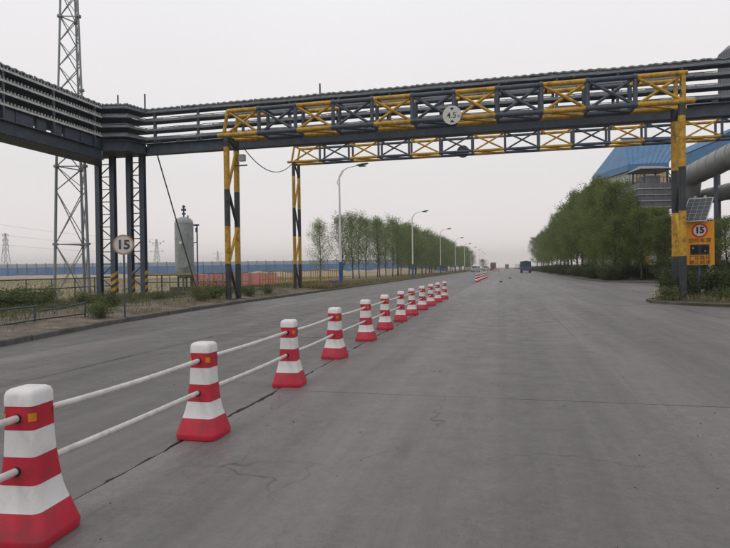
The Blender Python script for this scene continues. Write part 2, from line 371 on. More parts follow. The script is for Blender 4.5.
kerb_line('kerb', KL[1:9], 1.0, -1, nmax=60)
kerb_line('kerb', KL[8:], 6, -1, nmax=0)
KR = [(60, 45.5), (30, 47.5), (18, 49.6), (12.6, 52.6), (10.2, 56.6), (8.9, 61), (8.35, 67.8), (9.2, 107), (9.6, 200), (9.9, 900)]
b = MB(); b.prism([(x+.05, y+.05) for x, y in KR]+[(400, 900), (400, 45.5)], -.05, .12); tag(b.build('belt_ground', SOIL), kind='structure')
kerb_line('kerb', KR[1:8], 1.6, 1, nmax=40); kerb_line('kerb', KR[7:], 8, 1, nmax=0)
IS = [(30, 20.6), (13, 21.4), (9.6, 22.2), (7.6, 23.2), (6.5, 24.3), (5.75, 25.5), (5.8, 26.7), (6.6, 28.4), (8.2, 30.2), (11, 31.8), (30, 34)]
b = MB(); b.prism([(x, y) for x, y in reversed(IS)], -.03, .10)
isl = b.build('traffic_island', SOIL); tag(isl, kind='structure')
kerb_line('kerb', IS, 1.0, 1, h=.12, nmax=70)

# ------------------------------------------------------------------ striped gantries
def gantry(name, y0, y1, xl, xr, nb, zb, zt, bands, r, label, ends=(True, True)):
    g = tag(empty(name, ((xl+xr)/2, (y0+y1)/2, 0)), label, 'gantry'); org = Vector(g.location)
    def tube(nm, p, q, rr, mt):
        t = MB().tube([Vector(p)-org, Vector(q)-org], rr, 10); return part(t, nm, mt, g, True)
    bw = (xr-xl)/nb
    for k in range(nb):
        a, c = xl+k*bw, xl+(k+1)*bw; mt = YEL if k % 2 == 0 else STEEL
        for y in (y0, y1):
            tube('bottom_chord', (a-(.3 if k == 0 else 0), y, zb), (c+(.35 if k == nb-1 else 0), y, zb), r, mt)
            a2, c2 = (a+.22 if k == 0 and ends[0] else a), c
            tube('top_chord', (a2, y, zt), (c2+(.1 if k == nb-1 else 0), y, zt), r*.95, mt)
            if y == y0:
                tube('diagonal_brace', (a2, y, zt), (c, y, zb), r*.6, mt); tube('diagonal_brace', (a+.05, y+.05, zb), (c, y+.05, zt), r*.6, mt)
            if k == 0: tube('end_post', (a, y, zb), (a2, y, zt), r*.8, YEL)
            if k: tube('vertical_strut', (a, y, zb), (a, y, zt), r*.85, STEEL)
            if k == nb-1: tube('end_post', (c-.05, y, zb), (c-.05, y, zt), r*.8, YEL if k % 2 == 0 else STEEL)
        if k:
            for zz in (zb, zt): tube('joint_collar', (a-.07, y0, zz), (a+.07, y0, zz), r*1.22, STEEL)
        tube('cross_strut', (a+.02, y0, zb), (a+.02, y1, zb), r*.6, STEEL); tube('cross_strut', (a+.25, y0, zt), (a+.25, y1, zt), r*.6, STEEL)
        tube('lower_lacing', (a, y0, zb-.01), (c, y1, zb-.01), r*.5, mt)
    for xx in (xl+.12, xr-.12):
        zs = [.02]+bands+[zb-r*.6]
        for i in range(len(zs)-1):
            mt = BLK if i % 2 == 0 else YEL
            for y in (y0+.02, y1-.02): tube('leg_section', (xx, y, zs[i]), (xx, y, zs[i+1]), r*1.32, mt)
            ya, yb = (y0+.1, y1-.1) if i % 2 else (y1-.1, y0+.1)
            tube('leg_brace', (xx+.02, ya, zs[i]+.1), (xx+.02, yb, zs[i+1]-.05), r*.7, mt)
        for y in (y0+.02, y1-.02):
            t = MB().box((xx-.28-org.x, y-.28-org.y, -.1), (xx+.28-org.x, y+.28-org.y, .16 if xx < 0 else .13)); part(t, 'footing', KERB, g)
    return g
g1 = gantry('striped_gantry', 25.8, 26.9, -13.18, 7.12, 11, 8.12, 9.27, [1.9, 3.72, 5.5, 7.55], .108,
            'yellow and slate height-limit gantry carrying the round white sign, nearer of the two')
g2 = gantry('striped_gantry', 38.8, 39.9, -14.6, 14.8, 14, 9.2, 10.30, [1.95, 3.95, 5.95, 8.2], .092,
            'yellow and black striped gantry standing behind the pipe bridge, farther of the two', ends=(True, False))
# control box on the near gantry leg
o1 = Vector(g1.location)
bx = MB().box((-12.78, 26.55, 7.0), (-12.5, 26.8, 7.32)); bx.v = [tuple(Vector(p)-o1) for p in bx.v]; part(bx, 'junction_box', GALV, g1)
bx = MB().beam((-13.1, 26.5, 6.75), (-12.3, 26.5, 6.75), .06, .06); bx.v = [tuple(Vector(p)-o1) for p in bx.v]; part(bx, 'bracket', STEEL, g1)
# height sign
c = PY(452, 115, 25.6); s_ = tag(empty('height_limit_sign', c), 'round white height-limit sign fixed to the nearer gantry over the road', 'sign')
part(MB().disc((0, 0, 0), (0, 1, 0), .41, .03), 'sign_plate', SIGNW, s_, True)
part(MB().beam((-.25, .045, 0), (.25, .045, 0), .05, .05), 'clamp', STEEL, s_)
text_mesh('4.5', .34, 'numerals', INK, s_, (-.02, -.018, -.02), (R(90), 0, 0), .003, .004)
text_mesh('m', .20, 'unit_letter', INK, s_, (.30, -.018, -.06), (R(90), 0, 0), .003, .0)
t = MB().add([(-.1, -.019, .32), (.1, -.019, .32), (0, -.019, .2), (-.1, -.016, .32), (.1, -.016, .32), (0, -.016, .2)], [(2,1,0), (3,4,5), (0,1,4,3), (1,2,5,4), (2,0,3,5)]); part(t, 'upper_arrow', INK, s_)
t = MB().add([(-.1, -.019, -.32), (.1, -.019, -.32), (0, -.019, -.2), (-.1, -.016, -.32), (.1, -.016, -.32), (0, -.016, -.2)], [(0,1,2), (5,4,3), (3,4,1,0), (4,5,2,1), (5,3,0,2)]); part(t, 'lower_arrow', INK, s_)
c = PY(463, 151.5, 40.15); s_ = tag(empty('sign_back', c), 'dark back of a round sign hanging from the farther gantry', 'sign')
part(MB().disc((0, 0, 0), (0, 1, 0), .42, .03), 'sign_plate', STEEL, s_, True); part(MB().beam((-.35, -.09, .1), (.35, -.09, .1), .05, .12), 'clamp', STEEL, s_)

# ------------------------------------------------------------------ cable-tray bridge
br = tag(empty('cable_bridge', (-20.9, 28.5, 0)), 'slate blue cable-tray bridge in four tiers turning the corner and crossing the road', 'pipe bridge'); BO = Vector(br.location)
NEAR = [(-20.9, 4), (-20.9, 27.0), (-19.6, 27.3), (-19.25, 28.5), (26, 28.5)]
FAR = [(-22.5, 4), (-22.5, 29.0), (-21.6, 29.1), (-19.6, 29.1), (26, 29.1)]
def pl_point(pl, i, t): a, c_ = Vector((*pl[i], 0)), Vector((*pl[i+1], 0)); return a.lerp(c_, t)
def bpart(mbld, name, mt, sm=False, parent=br):
    mbld.v = [tuple(Vector(p)-BO) for p in mbld.v]; return part(mbld, name, mt, parent, sm)
TZ = [10.32, 9.84, 9.32, 8.82]
for ti, z in enumerate(TZ):
    for i in range(4):
        pan = MB(); a, c_ = pl_point(NEAR, i, 0), pl_point(NEAR, i, 1); e, f_ = pl_point(FAR, i, 0), pl_point(FAR, i, 1)
        vs = []
        for zz in (z, z+.03):
            for p in (a, c_, f_, e): vs.append((p.x, p.y, zz))
        pan.add(vs, [(0,3,2,1), (4,5,6,7), (0,1,5,4), (1,2,6,5), (2,3,7,6), (3,0,4,7)])
        tray = bpart(pan, 'tray_floor', STEEL2)
        L_ = (c_-a).length; n = max(1, int(L_/.34)); d = (c_-a).normalized(); nrm = Vector((d.y, -d.x, 0))
        light = TABS if i == 0 else GALVD
        rl = MB(); hh = .17
        if i == 0:                                            # punched rail: bright tabs over a dark web
            wb_ = MB().beam(a+Vector((0, 0, z+.09))-nrm*.02, c_+Vector((0, 0, z+.09))-nrm*.02, .01, .15); bpart(wb_, 'rail_web', STEEL)
            rl.beam(a+Vector((0, 0, z+.045)), c_+Vector((0, 0, z+.045)), .018, .10); nt_ = int(L_/.19)
            for k in range(nt_):
                p0 = a+d*(L_*k/nt_); dz_ = random.uniform(-.008, .008)
                rl.beam(p0+Vector((0, 0, z+.07)), p0+Vector((0, 0, z+hh+.03+dz_)), .085, .02, d)
        else:
            for k in range(n):                                # plate with upright stiffeners, slightly buckled
                p0, p1 = a+d*(L_*k/n), a+d*(L_*(k+1)/n); wob = .016*math.sin(k*.7+ti*2)+random.uniform(-.008, .008)
                rl.beam(p0+Vector((0, 0, z+.09+wob))+nrm*.01, p1+Vector((0, 0, z+.09+wob))+nrm*.01, .012, hh*.75)
                if k % 3 == 0: rl.beam(p0+Vector((0, 0, z-.005)), p0+Vector((0, 0, z+hh+.02)), .05, .05)
        rail = bpart(rl, 'side_rail', light); rail['kind'] = 'stuff'
        lip = MB(); 
        for k in range(max(1, n//5)):
            m_ = max(1, n//5); p0, p1 = a+d*(L_*k/m_), a+d*(L_*(k+1)/m_); w1, w2 = random.uniform(-.018, .018), random.uniform(-.018, .018)
            lip.beam(p0+Vector((0, 0, z+.185+w1)), p1+Vector((0, 0, z+.185+w2)), .06, .025)
        if i: bpart(lip, 'rail_lip', light)
        bl = MB().beam(e+Vector((0, 0, z+.07)), f_+Vector((0, 0, z+.07)), .03, .12); bpart(bl, 'back_rail', STEEL)
        cb = MB()
        for q in range(5):
            t_ = .15+q*.17; pts = []
            for k in range(0, max(2, int(L_/1.2))+1):
                tt = k/max(2, int(L_/1.2)); pts.append(a.lerp(c_, tt).lerp(e.lerp(f_, tt), t_)+Vector((0, 0, z+.07+random.uniform(-.015, .015))))
            cb.tube(pts, random.uniform(.022, .034), 6)
        tag(bpart(cb, 'cables', CABLE), kind='stuff')
# corrugated weather cover over the top tier
for i in range(4):
    a, c_ = pl_point(NEAR, i, 0), pl_point(NEAR, i, 1); e, f_ = pl_point(FAR, i, 0), pl_point(FAR, i, 1); L_ = (c_-a).length
    m_ = max(1, round(L_/2.2))
    for s2 in range(m_):
        cv = MB(); t0, t1 = s2/m_, (s2+1)/m_; n = 22; z0 = 10.57+random.uniform(-.02, .02); tilt = random.uniform(-.015, .015); o_ = len(cv.v)
        for k in range(n+1):
            tt = t0+(t1-t0)*(k/n)*.985; zz = z0+(.025 if k % 4 < 2 else -.012)+tilt*(k/n-.5)*2
            p, q = a.lerp(c_, tt), e.lerp(f_, tt); q2 = p-(q-p).normalized()*.07
            for pp, dz in ((q2, -.07), (q2, 0), (q, .03), (q, -.05)): cv.v.append((pp.x, pp.y, zz+dz))
        for k in range(n):
            for r_ in range(3): cv.f.append([k*4+r_, (k+1)*4+r_, (k+1)*4+r_+1, k*4+r_+1]); cv.m.append(0)
        bpart(cv, 'cover_sheet', GALVD)
# lower trough girder
for i in range(4):
    a, c_ = pl_point(NEAR, i, 0), pl_point(NEAR, i, 1); e, f_ = pl_point(FAR, i, 0), pl_point(FAR, i, 1)
    gd = MB(); zb_, zt_ = (7.62, 8.16) if i == 0 else (8.10, 8.60)
    d = (c_-a).normalized(); nrm = Vector((d.y, -d.x, 0))
    vs = [(p.x, p.y, zz) for zz in (zb_, zt_) for p in (a-nrm*.05, c_-nrm*.05, f_, e)]
    gd.add(vs, [(0,3,2,1), (4,5,6,7), (0,1,5,4), (1,2,6,5), (2,3,7,6), (3,0,4,7)]); bpart(gd, 'girder', GIRD)
    fl = MB()
    for zz in (zb_-.02, zt_+.02): fl.beam(a+Vector((0, 0, zz)), c_+Vector((0, 0, zz)), .22, .035)
    bpart(fl, 'girder_flange', STEEL)
    if i == 0:
        sr = MB()
        for k in range(110): pq = a.lerp(c_, k/110); sr.beam(pq+Vector((.02, 0, zb_-.08)), pq+Vector((.02, 0, zb_-.03)), .09, .09)
        bpart(sr, 'flange_bolts', STEEL2)
# hangers between girder and tiers
def hang(i, t):
    p, q = pl_point(NEAR, i, t), pl_point(FAR, i, t); d = (q-p).normalized()
    bpart(MB().beam(p+d*.10+Vector((0, 0, 8.1 if i == 0 else 8.6)), p+d*.10+Vector((0, 0, 10.5)), .12, .10), 'hanger_post', STEEL)
    bpart(MB().beam(q-d*.06+Vector((0, 0, 8.1 if i == 0 else 8.6)), q-d*.06+Vector((0, 0, 10.5)), .12, .10), 'hanger_post', STEEL)
    for z in TZ: bpart(MB().beam(p+Vector((0, 0, z-.045)), q+Vector((0, 0, z-.045)), .09, .07), 'cross_arm', STEEL)
for k in range(8): hang(0, .10+k*.125)
for k in range(17): hang(3, .012+k*.0585)
for k in range(34):
    xx = -18.6+k*1.32; bpart(MB().beam((xx, 28.62, 8.60), (xx+random.uniform(-.1, .1), 28.62, 8.82), .13, random.choice([.1, .25, .4])), 'packing_plate', STEEL)
for k in range(22):
    y_ = 6+k*1.0; bpart(MB().beam((-21.15, y_, 8.16), (-21.15, y_, 8.80), .16, random.choice([.55, .75, .9, 1.0])), 'packing_plate', STEEL)
# stub vents on the cover
for (u, v0, v1) in ((118, 105, 95), (145, 107, 94), (320, 93, 83.5)):
    p = PY(u, v0, 29.0); q = PY(u, v1, 29.0); bpart(MB().tube([(p.x, 29.0, 10.5), (p.x, 29.0, q.z)], .045, 8), 'stub_post', STEEL)
# laced columns at the corner and one at the far right end
HZ = []
def laced(x0, x1, y, ztop, hazard):
    for k, x in enumerate((x0, x1)):
        bpart(MB().hbeam((x, y, -.02), (x, y, ztop), .28), 'column_leg', STEEL)
        hz = MB()
        if hazard[k]:
            for j in range(7):
                hz.mi = j % 2; za = .15+j*.2
                hz.add([(x+.142, y-.145, za), (x+.142, y-.145, za+.2), (x+.142, y+.145, za+.34), (x+.142, y+.145, za+.14), (x-.142, y-.146, za-.14), (x+.142, y-.146, za), (x+.142, y-.146, za+.2), (x-.142, y-.146, za+.06)], [(0,3,2,1), (4,5,6,7)] if hazard[k] == 1 else [(0,3,2,1)])
            hz.mi = 1; bpart(hz, 'hazard_stripes', [YEL, BLK])
    n = 10; zz = .4
    for j in range(n):
        za, zb_ = .6+j*(ztop-1.0)/n, .6+(j+1)*(ztop-1.0)/n; xa, xb = (x0, x1) if j % 2 else (x1, x0)
        bpart(MB().beam((xa, y, za), (xb, y, zb_), .05, .05), 'lacing_bar', STEEL)
        bpart(MB().beam((x0, y+.03, zb_), (x1, y+.03, zb_), .05, .05), 'batten_plate', STEEL)
xa = [PY(u, 300, 28.6).x for u in (100.5, 115, 130.5, 143.5)]
laced(xa[0], xa[1], 28.6, 8.09, (0, 1)); laced(xa[2], xa[3], 28.7, 8.10, (2, 2))
laced(14.2, 15.3, 29.0, 8.10, (0, 0))
laced(-22.4, -21.3, 6.0, 7.6, (0, 1))
# hanging cables
def catenary(p, q, sag, n=16):
    p, q = Vector(p), Vector(q); return [p.lerp(q, i/n)-Vector((0, 0, sag*4*(i/n)*(1-i/n))) for i in range(n+1)]
tag(part(MB().tube(catenary((-12.7, 26.9, 7.75), (-14.4, 38.8, 9.25), 1.0), .025, 6), 'hanging_cable', CABLE, None), 'black cable sagging between the two striped gantries', 'cable')
p0 = PY(162, 155, 29.5); p1 = G(199, 297, .2)
tag(part(MB().tube([(p0.x, 29.0, 8.2), (p1.x, p1.y, .15)], .036, 8), 'stay_wire', CABLE, None), 'dark stay wire slanting from the pipe bridge down past the tank', 'cable')

# ------------------------------------------------------------------ lattice mast
tp = PD(76, 270, 34.0); tw = tag(empty('lattice_mast', (tp.x, tp.y, .12), R(6)), 'tall grey steel lattice mast rising behind the bridge at the left', 'tower')
def sd(z): return 1.96-(1.96-1.6)*z/7.6 if z < 7.6 else 1.6-(1.6-.95)*(z-7.6)/9.9 if z < 17.5 else max(.5, .95-(z-17.5)*.03)
vd = Vector((tp.x, tp.y, 0)).normalized(); ed = Vector((vd.y, -vd.x, 0)); tw.rotation_euler = (0, 0, R(7))
def mv(k, z):
    t = sd(z); q_ = (-ed*t*.577, ed*t*.289-vd*t*.5, ed*t*.289+vd*t*.5)[k]; return (q_.x, q_.y, z)
lv = [0, 3.1, 6.2, 7.6]+[7.6+1.45*k for k in range(1, 15)]; crn = [(-1, -1), (1, -1), (1, 1), (-1, 1)]
for k in range(3):
    part(MB().tube([mv(k, z) for z in lv], [.078 if z < 8 else .058 for z in lv], 10), 'mast_leg', MASTM, tw, True)
    for z in (3.1, 7.6, 12.0, 16.3, 20.6): q_ = mv(k, z); part(MB().tube([(q_[0], q_[1], z-.06), (q_[0], q_[1], z+.06)], .16, 10), 'flange', MASTM, tw)
    q_ = mv(k, 0); part(MB().box((q_[0]-.25, q_[1]-.25, -.15), (q_[0]+.25, q_[1]+.25, .05)), 'footing', KERB, tw)
    for a, c in zip(lv, lv[1:]):
        part(MB().beam(mv(k, a), mv((k+1) % 3, c), .042, .042), 'brace', MASTM, tw); part(MB().beam(mv((k+1) % 3, a), mv(k, c), .04, .04), 'brace', MASTM, tw)
        if c in (3.1, 7.6) or c > 16: part(MB().beam(mv(k, c), mv((k+1) % 3, c), .055, .055), 'ring_bar', MASTM, tw)

# ------------------------------------------------------------------ pressure vessel
q = PD(185, 290, 40.5); tk = tag(empty('pressure_tank', (q.x, q.y, .12)), 'grey-green upright pressure vessel on a concrete plinth beside the yellow pipe', 'tank')
r_ = .64; part(MB().lathe([(0, .95), (.3, .98), (.52, 1.1), (.62, 1.3), (r_, 1.5), (r_, 4.75), (.6, 4.98), (.42, 5.15), (.2, 5.22), (0, 5.24)], n=28), 'vessel', TANK, tk, True)
for z in (1.5, 2.6, 3.7, 4.75): part(MB().tube([(0, 0, z-.02), (0, 0, z+.02)], r_+.008, 28), 'weld_seam', TANK, tk, True)
for k in range(4):
    an = R(45+90*k); part(MB().tube([(.45*math.cos(an), .45*math.sin(an), .35), (.45*math.cos(an), .45*math.sin(an), 1.25)], .07, 8), 'support_leg', STEEL, tk)
part(MB().box((-.75, -.75, -.15), (.75, .75, .36)), 'plinth', KERB, tk)
part(MB().tube([(.0, 0, 5.2), (.0, 0, 6.05)], .05, 8), 'vent_pipe', STEEL, tk)
for z, w_ in ((5.45, .13), (5.72, .16), (5.95, .11)): part(MB().tube([(0, 0, z-.06), (0, 0, z+.06)], w_, 10), 'valve', STEEL2, tk)
part(MB().beam((-.2, 0, 5.8), (.18, 0, 5.8), .04, .04), 'valve_handle', STEEL2, tk)
part(MB().tube([(.35, -.1, 5.1), (.38, -.1, 5.32)], .06, 8), 'nozzle', TANK, tk); mh = Vector((.40, -.92, 0)).normalized(); part(MB().tube([mh*.5+Vector((0, 0, 2.0)), mh*.78+Vector((0, 0, 2.0))], .3, 20), 'manhole', TANK, tk, True)
part(MB().tube([mh*.78+Vector((0, 0, 2.0)), mh*.83+Vector((0, 0, 2.0))], .35, 20), 'manhole_lid', TANK, tk, True); part(MB().tube([(.1, -.6, 3.4), (.1, -.68, 3.4)], .1, 12), 'gauge', WPAINT, tk)
q2 = PD(198, 290, 41.0); pp = tag(empty('vent_standpipe', (q2.x, q2.y, .12)), 'thin dark standpipe with a cross arm right of the tank', 'pipe')
part(MB().tube([(0, 0, -.05), (0, 0, 4.75)], .05, 8), 'pipe', STEEL, pp); part(MB().tube([(-.25, 0, 4.7), (.15, 0, 4.7)], .06, 8), 'cross_arm', STEEL2, pp); part(MB().tube([(-.45, 0, 3.4), (0, 0, 3.5)], .03, 6), 'branch', STEEL, pp)
part(MB().tube([(-.04, 0, 4.2), (-.04, 0, 4.5)], .08, 8), 'valve', STEEL2, pp)

# ------------------------------------------------------------------ railings on the left
def railing(name, p, q, n, h, rails, r, mt, label, rail_m=None, z0=.14):
    p, q = Vector((*p, z0)), Vector((*q, z0)); root = tag(empty(name, p), label, 'railing'); d = q-p
    for i in range(n+1):
        part(MB().tube([d*(i/n)+Vector((0, 0, -.1)), d*(i/n)+Vector((random.uniform(-.03, .03), 0, h))], r, 8), 'post', mt, root)
    for hh in rails: part(MB().tube([Vector((0, 0, hh)), d+Vector((0, 0, hh))], r*1.05, 8), 'rail', rail_m or mt, root)
    return root
railing('pipe_railing', (-21.0, 12), (-23.3, 30.8), 10, 1.15, (1.12, .62), .028, STEEL, 'thin dark pipe railing between the field and the mast at the left')
railing('pipe_railing', (-23.0, 32.2), (-15.4, 33.2), 9, 1.28, (1.28, .75), .03, GALVD, 'grey pipe railing in front of the tank')
p = PY(128, 275.3, 32.1); q = PY(196, 274.6, 32.5)
yp = tag(empty('yellow_gas_pipe', (p.x, p.y, 0)), 'yellow horizontal pipe running from the laced column to the tank', 'pipe')
part(MB().tube([(0, 0, p.z), (q.x-p.x, q.y-p.y, q.z)], .055, 10), 'pipe', DULLY, yp, True)
for t_ in (.05, .5, .95): part(MB().beam((Vector((q.x-p.x, q.y-p.y, 0))*t_), (Vector((q.x-p.x, q.y-p.y, 0))*t_)+Vector((0, 0, p.z-.06)), .06, .06), 'support', STEEL, yp)
# low broken rail near the kerb
lr = tag(empty('low_rail', (-12.9, 13.7, .14)), 'low bent pipe rail on short posts beside the kerb at lower left', 'railing')
for dy in (-6.0, -4.0, -2.0, 0, 2.0): part(MB().tube([(0, dy, -.1), (random.uniform(-.03, .03), dy, .5)], .028, 8), 'post', STEEL, lr)
part(MB().tube([(0, -7, .40), (0, -4, .44), (.02, -2, .46), (0, .1, .49)], .026, 8), 'pipe', STEEL, lr); part(MB().tube([(-.6, .8, .30), (-.3, 1.4, .36), (0, 2.05, .47)], .026, 8), 'pipe', STEEL, lr)
part(MB().tube([(0, -7, .06), (0, -4, .12), (0, -2, .02), (0, 0, .1), (0, 2.0, .12)], .02, 6), 'loose_wire', CABLE, lr)
# speed sign 15 on a pole
q = G(125, 318, .1); sg = tag(empty('speed_limit_sign', (q.x, q.y, .1)), 'weathered round 15 speed-limit sign on a pole at the left kerb', 'sign')
zc = 2.32; part(MB().tube([(0, 0, -.1), (0, 0, zc+.3)], .027, 10), 'pole', STEEL, sg)
fn = Vector((.55, -1, 0)).normalized(); an = math.atan2(fn.x, -fn.y)
part(MB().disc(fn*.05+Vector((0, 0, zc)), fn, .32, .02), 'sign_rim', SIGNF, sg, True); part(MB().disc(fn*.065+Vector((0, 0, zc)), fn, .27, .012), 'sign_face', SIGNW, sg, True)
text_mesh('15', .40, 'numerals', FINK, sg, fn*.075+Vector((0, 0, zc-.01)), (R(90), 0, an), .002, .012)

# ------------------------------------------------------------------ street lamps
def make_lamp():
    e = empty('street_lamp'); part(MB().box((-.25, -.25, -.12), (.25, .25, .06)), 'footing', KERB, e)
    part(MB().tube([(0, 0, .05), (0, 0, 2.1)], [.13, .12], 12), 'blue_sleeve', BPAINT, e, True)
    part(MB().tube([(0, 0, 2.1), (0, 0, 9.3)], [.105, .06], 12), 'pole', WPAINT, e, True)
    part(MB().tube([(0, 0, 9.3), (.25, 0, 9.75), (.7, 0, 10.0), (1.5, 0, 10.15)], [.05, .05, .045, .04], 8), 'arm', WPAINT, e, True)
    part(MB().tube([(0, 0, 8.4), (-.18, 0, 8.75), (-.1, 0, 9.1), (.15, 0, 9.35), (.4, 0, 9.82)], .03, 6), 'arm_scroll', WPAINT, e, True)
    h = MB(); prof = [(1.4, .05, .04), (1.6, .14, .08), (1.95, .17, .10), (2.3, .13, .07), (2.42, .04, .03)]
    for i, (x, w_, t_) in enumerate(prof):
        for k in range(10): a = 2*math.pi*k/10; h.v.append((x, w_*math.cos(a), 10.15+(x-1.4)*.12+t_*math.sin(a)))
    for i in range(4):
        for k in range(10): h.f.append([i*10+k, i*10+(k+1) % 10, (i+1)*10+(k+1) % 10, (i+1)*10+k]); h.m.append(0)
    h.f += [list(range(9, -1, -1)), list(range(40, 50))]; h.m += [0, 0]
    hd = part(h, 'lamp_head', STEEL, e, True); part(MB().box((1.65, -.1, 10.03), (2.2, .1, 10.1)), 'lens', GLASS, hd)
    part(MB().box((-.09, -.14, 1.0), (.09, -.115, 1.4)), 'access_door', BPAINT, e)
    return e
lp = make_lamp()
for i in range(9):
    o = lp if i == 0 else copy_tree(lp); Y = 45+39.5*i; o.location = (interp(KL, Y)-.45, Y, .14); o.scale = (1, 1, .955)
    tag(o, f'white street lamp with blue base along the left kerb, {ordn(i)} from the camera' if i else 'nearest white street lamp with blue base, beside the small grey cabinet', 'street lamp', 'lamps along the left kerb')
q = G(333.5, 287.5, .14); ub = tag(empty('utility_box', (q.x, q.y, .13)), 'small dark grey cabinet beside the nearest street lamp', 'cabinet')
part(MB().box((-.28, -.2, -.05), (.28, .2, .52)), 'case', CLAD, ub); part(MB().box((-.31, -.23, .52), (.31, .23, .57)), 'lid', CLAD, ub); part(MB().box((-.24, -.215, .05), (.24, -.202, .47)), 'door', CLAD, ub)

# ------------------------------------------------------------------ barrier posts and pipes
prof = [(0, .196), (.04, .202), (.055, .197), (.185, .160), (.20, .153), (.27, .135), (.335, .124), (.42, .114), (.495, .108), (.57, .104), (.65, .1005), (.72, .0985), (.79, .0965), (.845, .0955), (.868, .087), (.88, .069)]
def ring(hw_, z, n=5, rc=.32):
    r2 = hw_*rc; o = []
    for k, (cx_, cy_) in enumerate(((1, 1), (-1, 1), (-1, -1), (1, -1))):
        for i in range(n): a = R(90*k+90*i/(n-1)); o.append((cx_*(hw_-r2)+r2*math.cos(a), cy_*(hw_-r2)+r2*math.sin(a), z))
    return o
def hw_at(z):
    for (z0, a), (z1, c) in zip(prof, prof[1:]):
        if z0 <= z <= z1: return a+(c-a)*(z-z0)/(z1-z0)
    return prof[-1][1]
def band(za, zb_, inset=0.0, top=False, bot=False):
    zs = sorted({za, zb_}|{z for z, _ in prof if za < z < zb_}); b = MB(); rr = [ring(hw_at(z)-inset, z) for z in zs]; n = len(rr[0])
    vs = [p for r in rr for p in r]; fs = [(i*n+k, i*n+(k+1) % n, (i+1)*n+(k+1) % n, (i+1)*n+k) for i in range(len(rr)-1) for k in range(n)]
    if top: fs.append(tuple(range((len(rr)-1)*n, len(rr)*n)))
    if bot: fs.append(tuple(range(n-1, -1, -1)))
    return b.add(vs, fs)
def make_post():
    e = empty('barrier_post')
    part(band(0, .190, bot=True), 'red_base', RED, e, True)
    for za, zb_, mt, nm in ((.190, .338, WHT, 'white_band'), (.338, .495, RED, 'red_band'), (.495, .648, WHT, 'white_band'), (.648, .785, RED, 'red_band')):
        part(band(za, zb_, inset=0 if mt is RED else .0012), nm, mt, e, True)
    part(band(.785, .88, inset=-.003, top=True), 'white_cap', WHT, e, True)
    for z in (.715, .415):
        for s2 in (-1, 1): part(MB().disc((0, s2*(hw_at(z)+.0005), z), (0, 1, 0), .0275, .006, 20), 'pipe_hole', DARK, e)
    for sx_, sy_ in crn:
        hwv = hw_at(.72); c_ = hwv-hwv*.32*(1-.7071); n_ = Vector((sx_, sy_, 0)).normalized(); tpos = Vector((sx_*c_, sy_*c_, .722)); sd_ = Vector((-n_.y, n_.x, 0))
        r2 = MB(); cc = Vector((sx_*(hwv*.68), sy_*(hwv*.68), 0)); vs = []
        for zz in (.698, .746):
            for k in range(5): a = math.atan2(sy_, sx_)+R(-40+20*k); vs.append((cc.x+(hwv*.32+.003)*math.cos(a), cc.y+(hwv*.32+.003)*math.sin(a), zz))
        r2.add(vs, [(k, k+1, 5+k+1, 5+k) for k in range(4)]); part(r2, 'reflector', ORG, e, True)
    return e
post = make_post()
PC = [(-2.735, 2.86), (-2.78, 4.95), (-2.84, 7.35), (-2.92, 9.75), (-2.95, 12.25), (-3.0, 14.55), (-3.01, 16.85), (-3.03, 19.15), (-3.03, 21.6), (-3.0, 23.95), (-2.98, 26.4), (-2.94, 28.9)]
for i, (x, y) in enumerate(PC):
    o = post if i == 0 else copy_tree(post); o.location = (x, y, .003); o.rotation_euler = (random.uniform(-.02, .02), random.uniform(-.022, .022), random.uniform(-.12, .12))
    tag(o, 'red and white barrier post cut by the left picture edge, nearest in the row' if i == 0 else f'red and white barrier post, {ordn(i)} from the camera in the near row', 'barrier', 'barrier posts down the road centre')
def stick(p, q, label):
    p, q = Vector(p), Vector(q); sag = random.uniform(.004, .018)
    tag(part(MB().tube(catenary(p, q, sag, 6), .0215, 12), 'barrier_pipe', PVC, None, True), label, 'pipe', 'white pipes linking the barrier posts')
for z, nm in ((.718, 'upper'), (.418, 'lower')):
    stick((-2.735, -1.2, z-.012), (-2.735, 2.86-.10, z), f'white pipe leaving the left picture edge, {nm} one into the nearest barrier post')
    for i in range(11):
        (x0, y0), (x1, y1) = PC[i], PC[i+1]; h0 = hw_at(z)-.012
        stick((x0, y0+h0, z+.003+random.uniform(-.006, .006)), (x1, y1-h0, z+.003+random.uniform(-.006, .006)), f'white {nm} pipe between the {ordn(i)} and {ordn(i+1)} barrier posts')
FP = [(-2.92, 62.0), (-2.88, 66.5), (-2.8, 72.0), (-2.72, 78.5), (-2.62, 85.5)]
for i, (x, y) in enumerate(FP):
    o = copy_tree(post); o.location = (x, y, 0); o.rotation_euler = (0, 0, random.uniform(-.1, .1)); tag(o, f'red and white barrier post, {ordn(i)} in the small far group down the road', 'barrier', 'barrier posts down the road centre')
# far striped board
q = G(497, 271.8); wb = tag(empty('striped_board', (q.x, q.y, 0), R(8)), 'small red and white striped warning board far down the road', 'barrier')
part(MB().box((-.75, -.02, .25), (.75, .02, 1.0)), 'panel', WHT, wb)
for k in range(4): x = -.75+k*.38; part(MB().add([(x, -.025, .25), (x+.19, -.025, .25), (x+.36, -.025, 1.0), (x+.17, -.025, 1.0)], [(0,1,2,3)]), 'red_stripe', RED, wb)
for x in (-.6, .6): part(MB().box((x-.03, -.03, 0), (x+.03, .03, .25)), 'leg', STEEL, wb); part(MB().box((x-.04, -.3, 0), (x+.04, .3, .05)), 'foot', STEEL, wb)

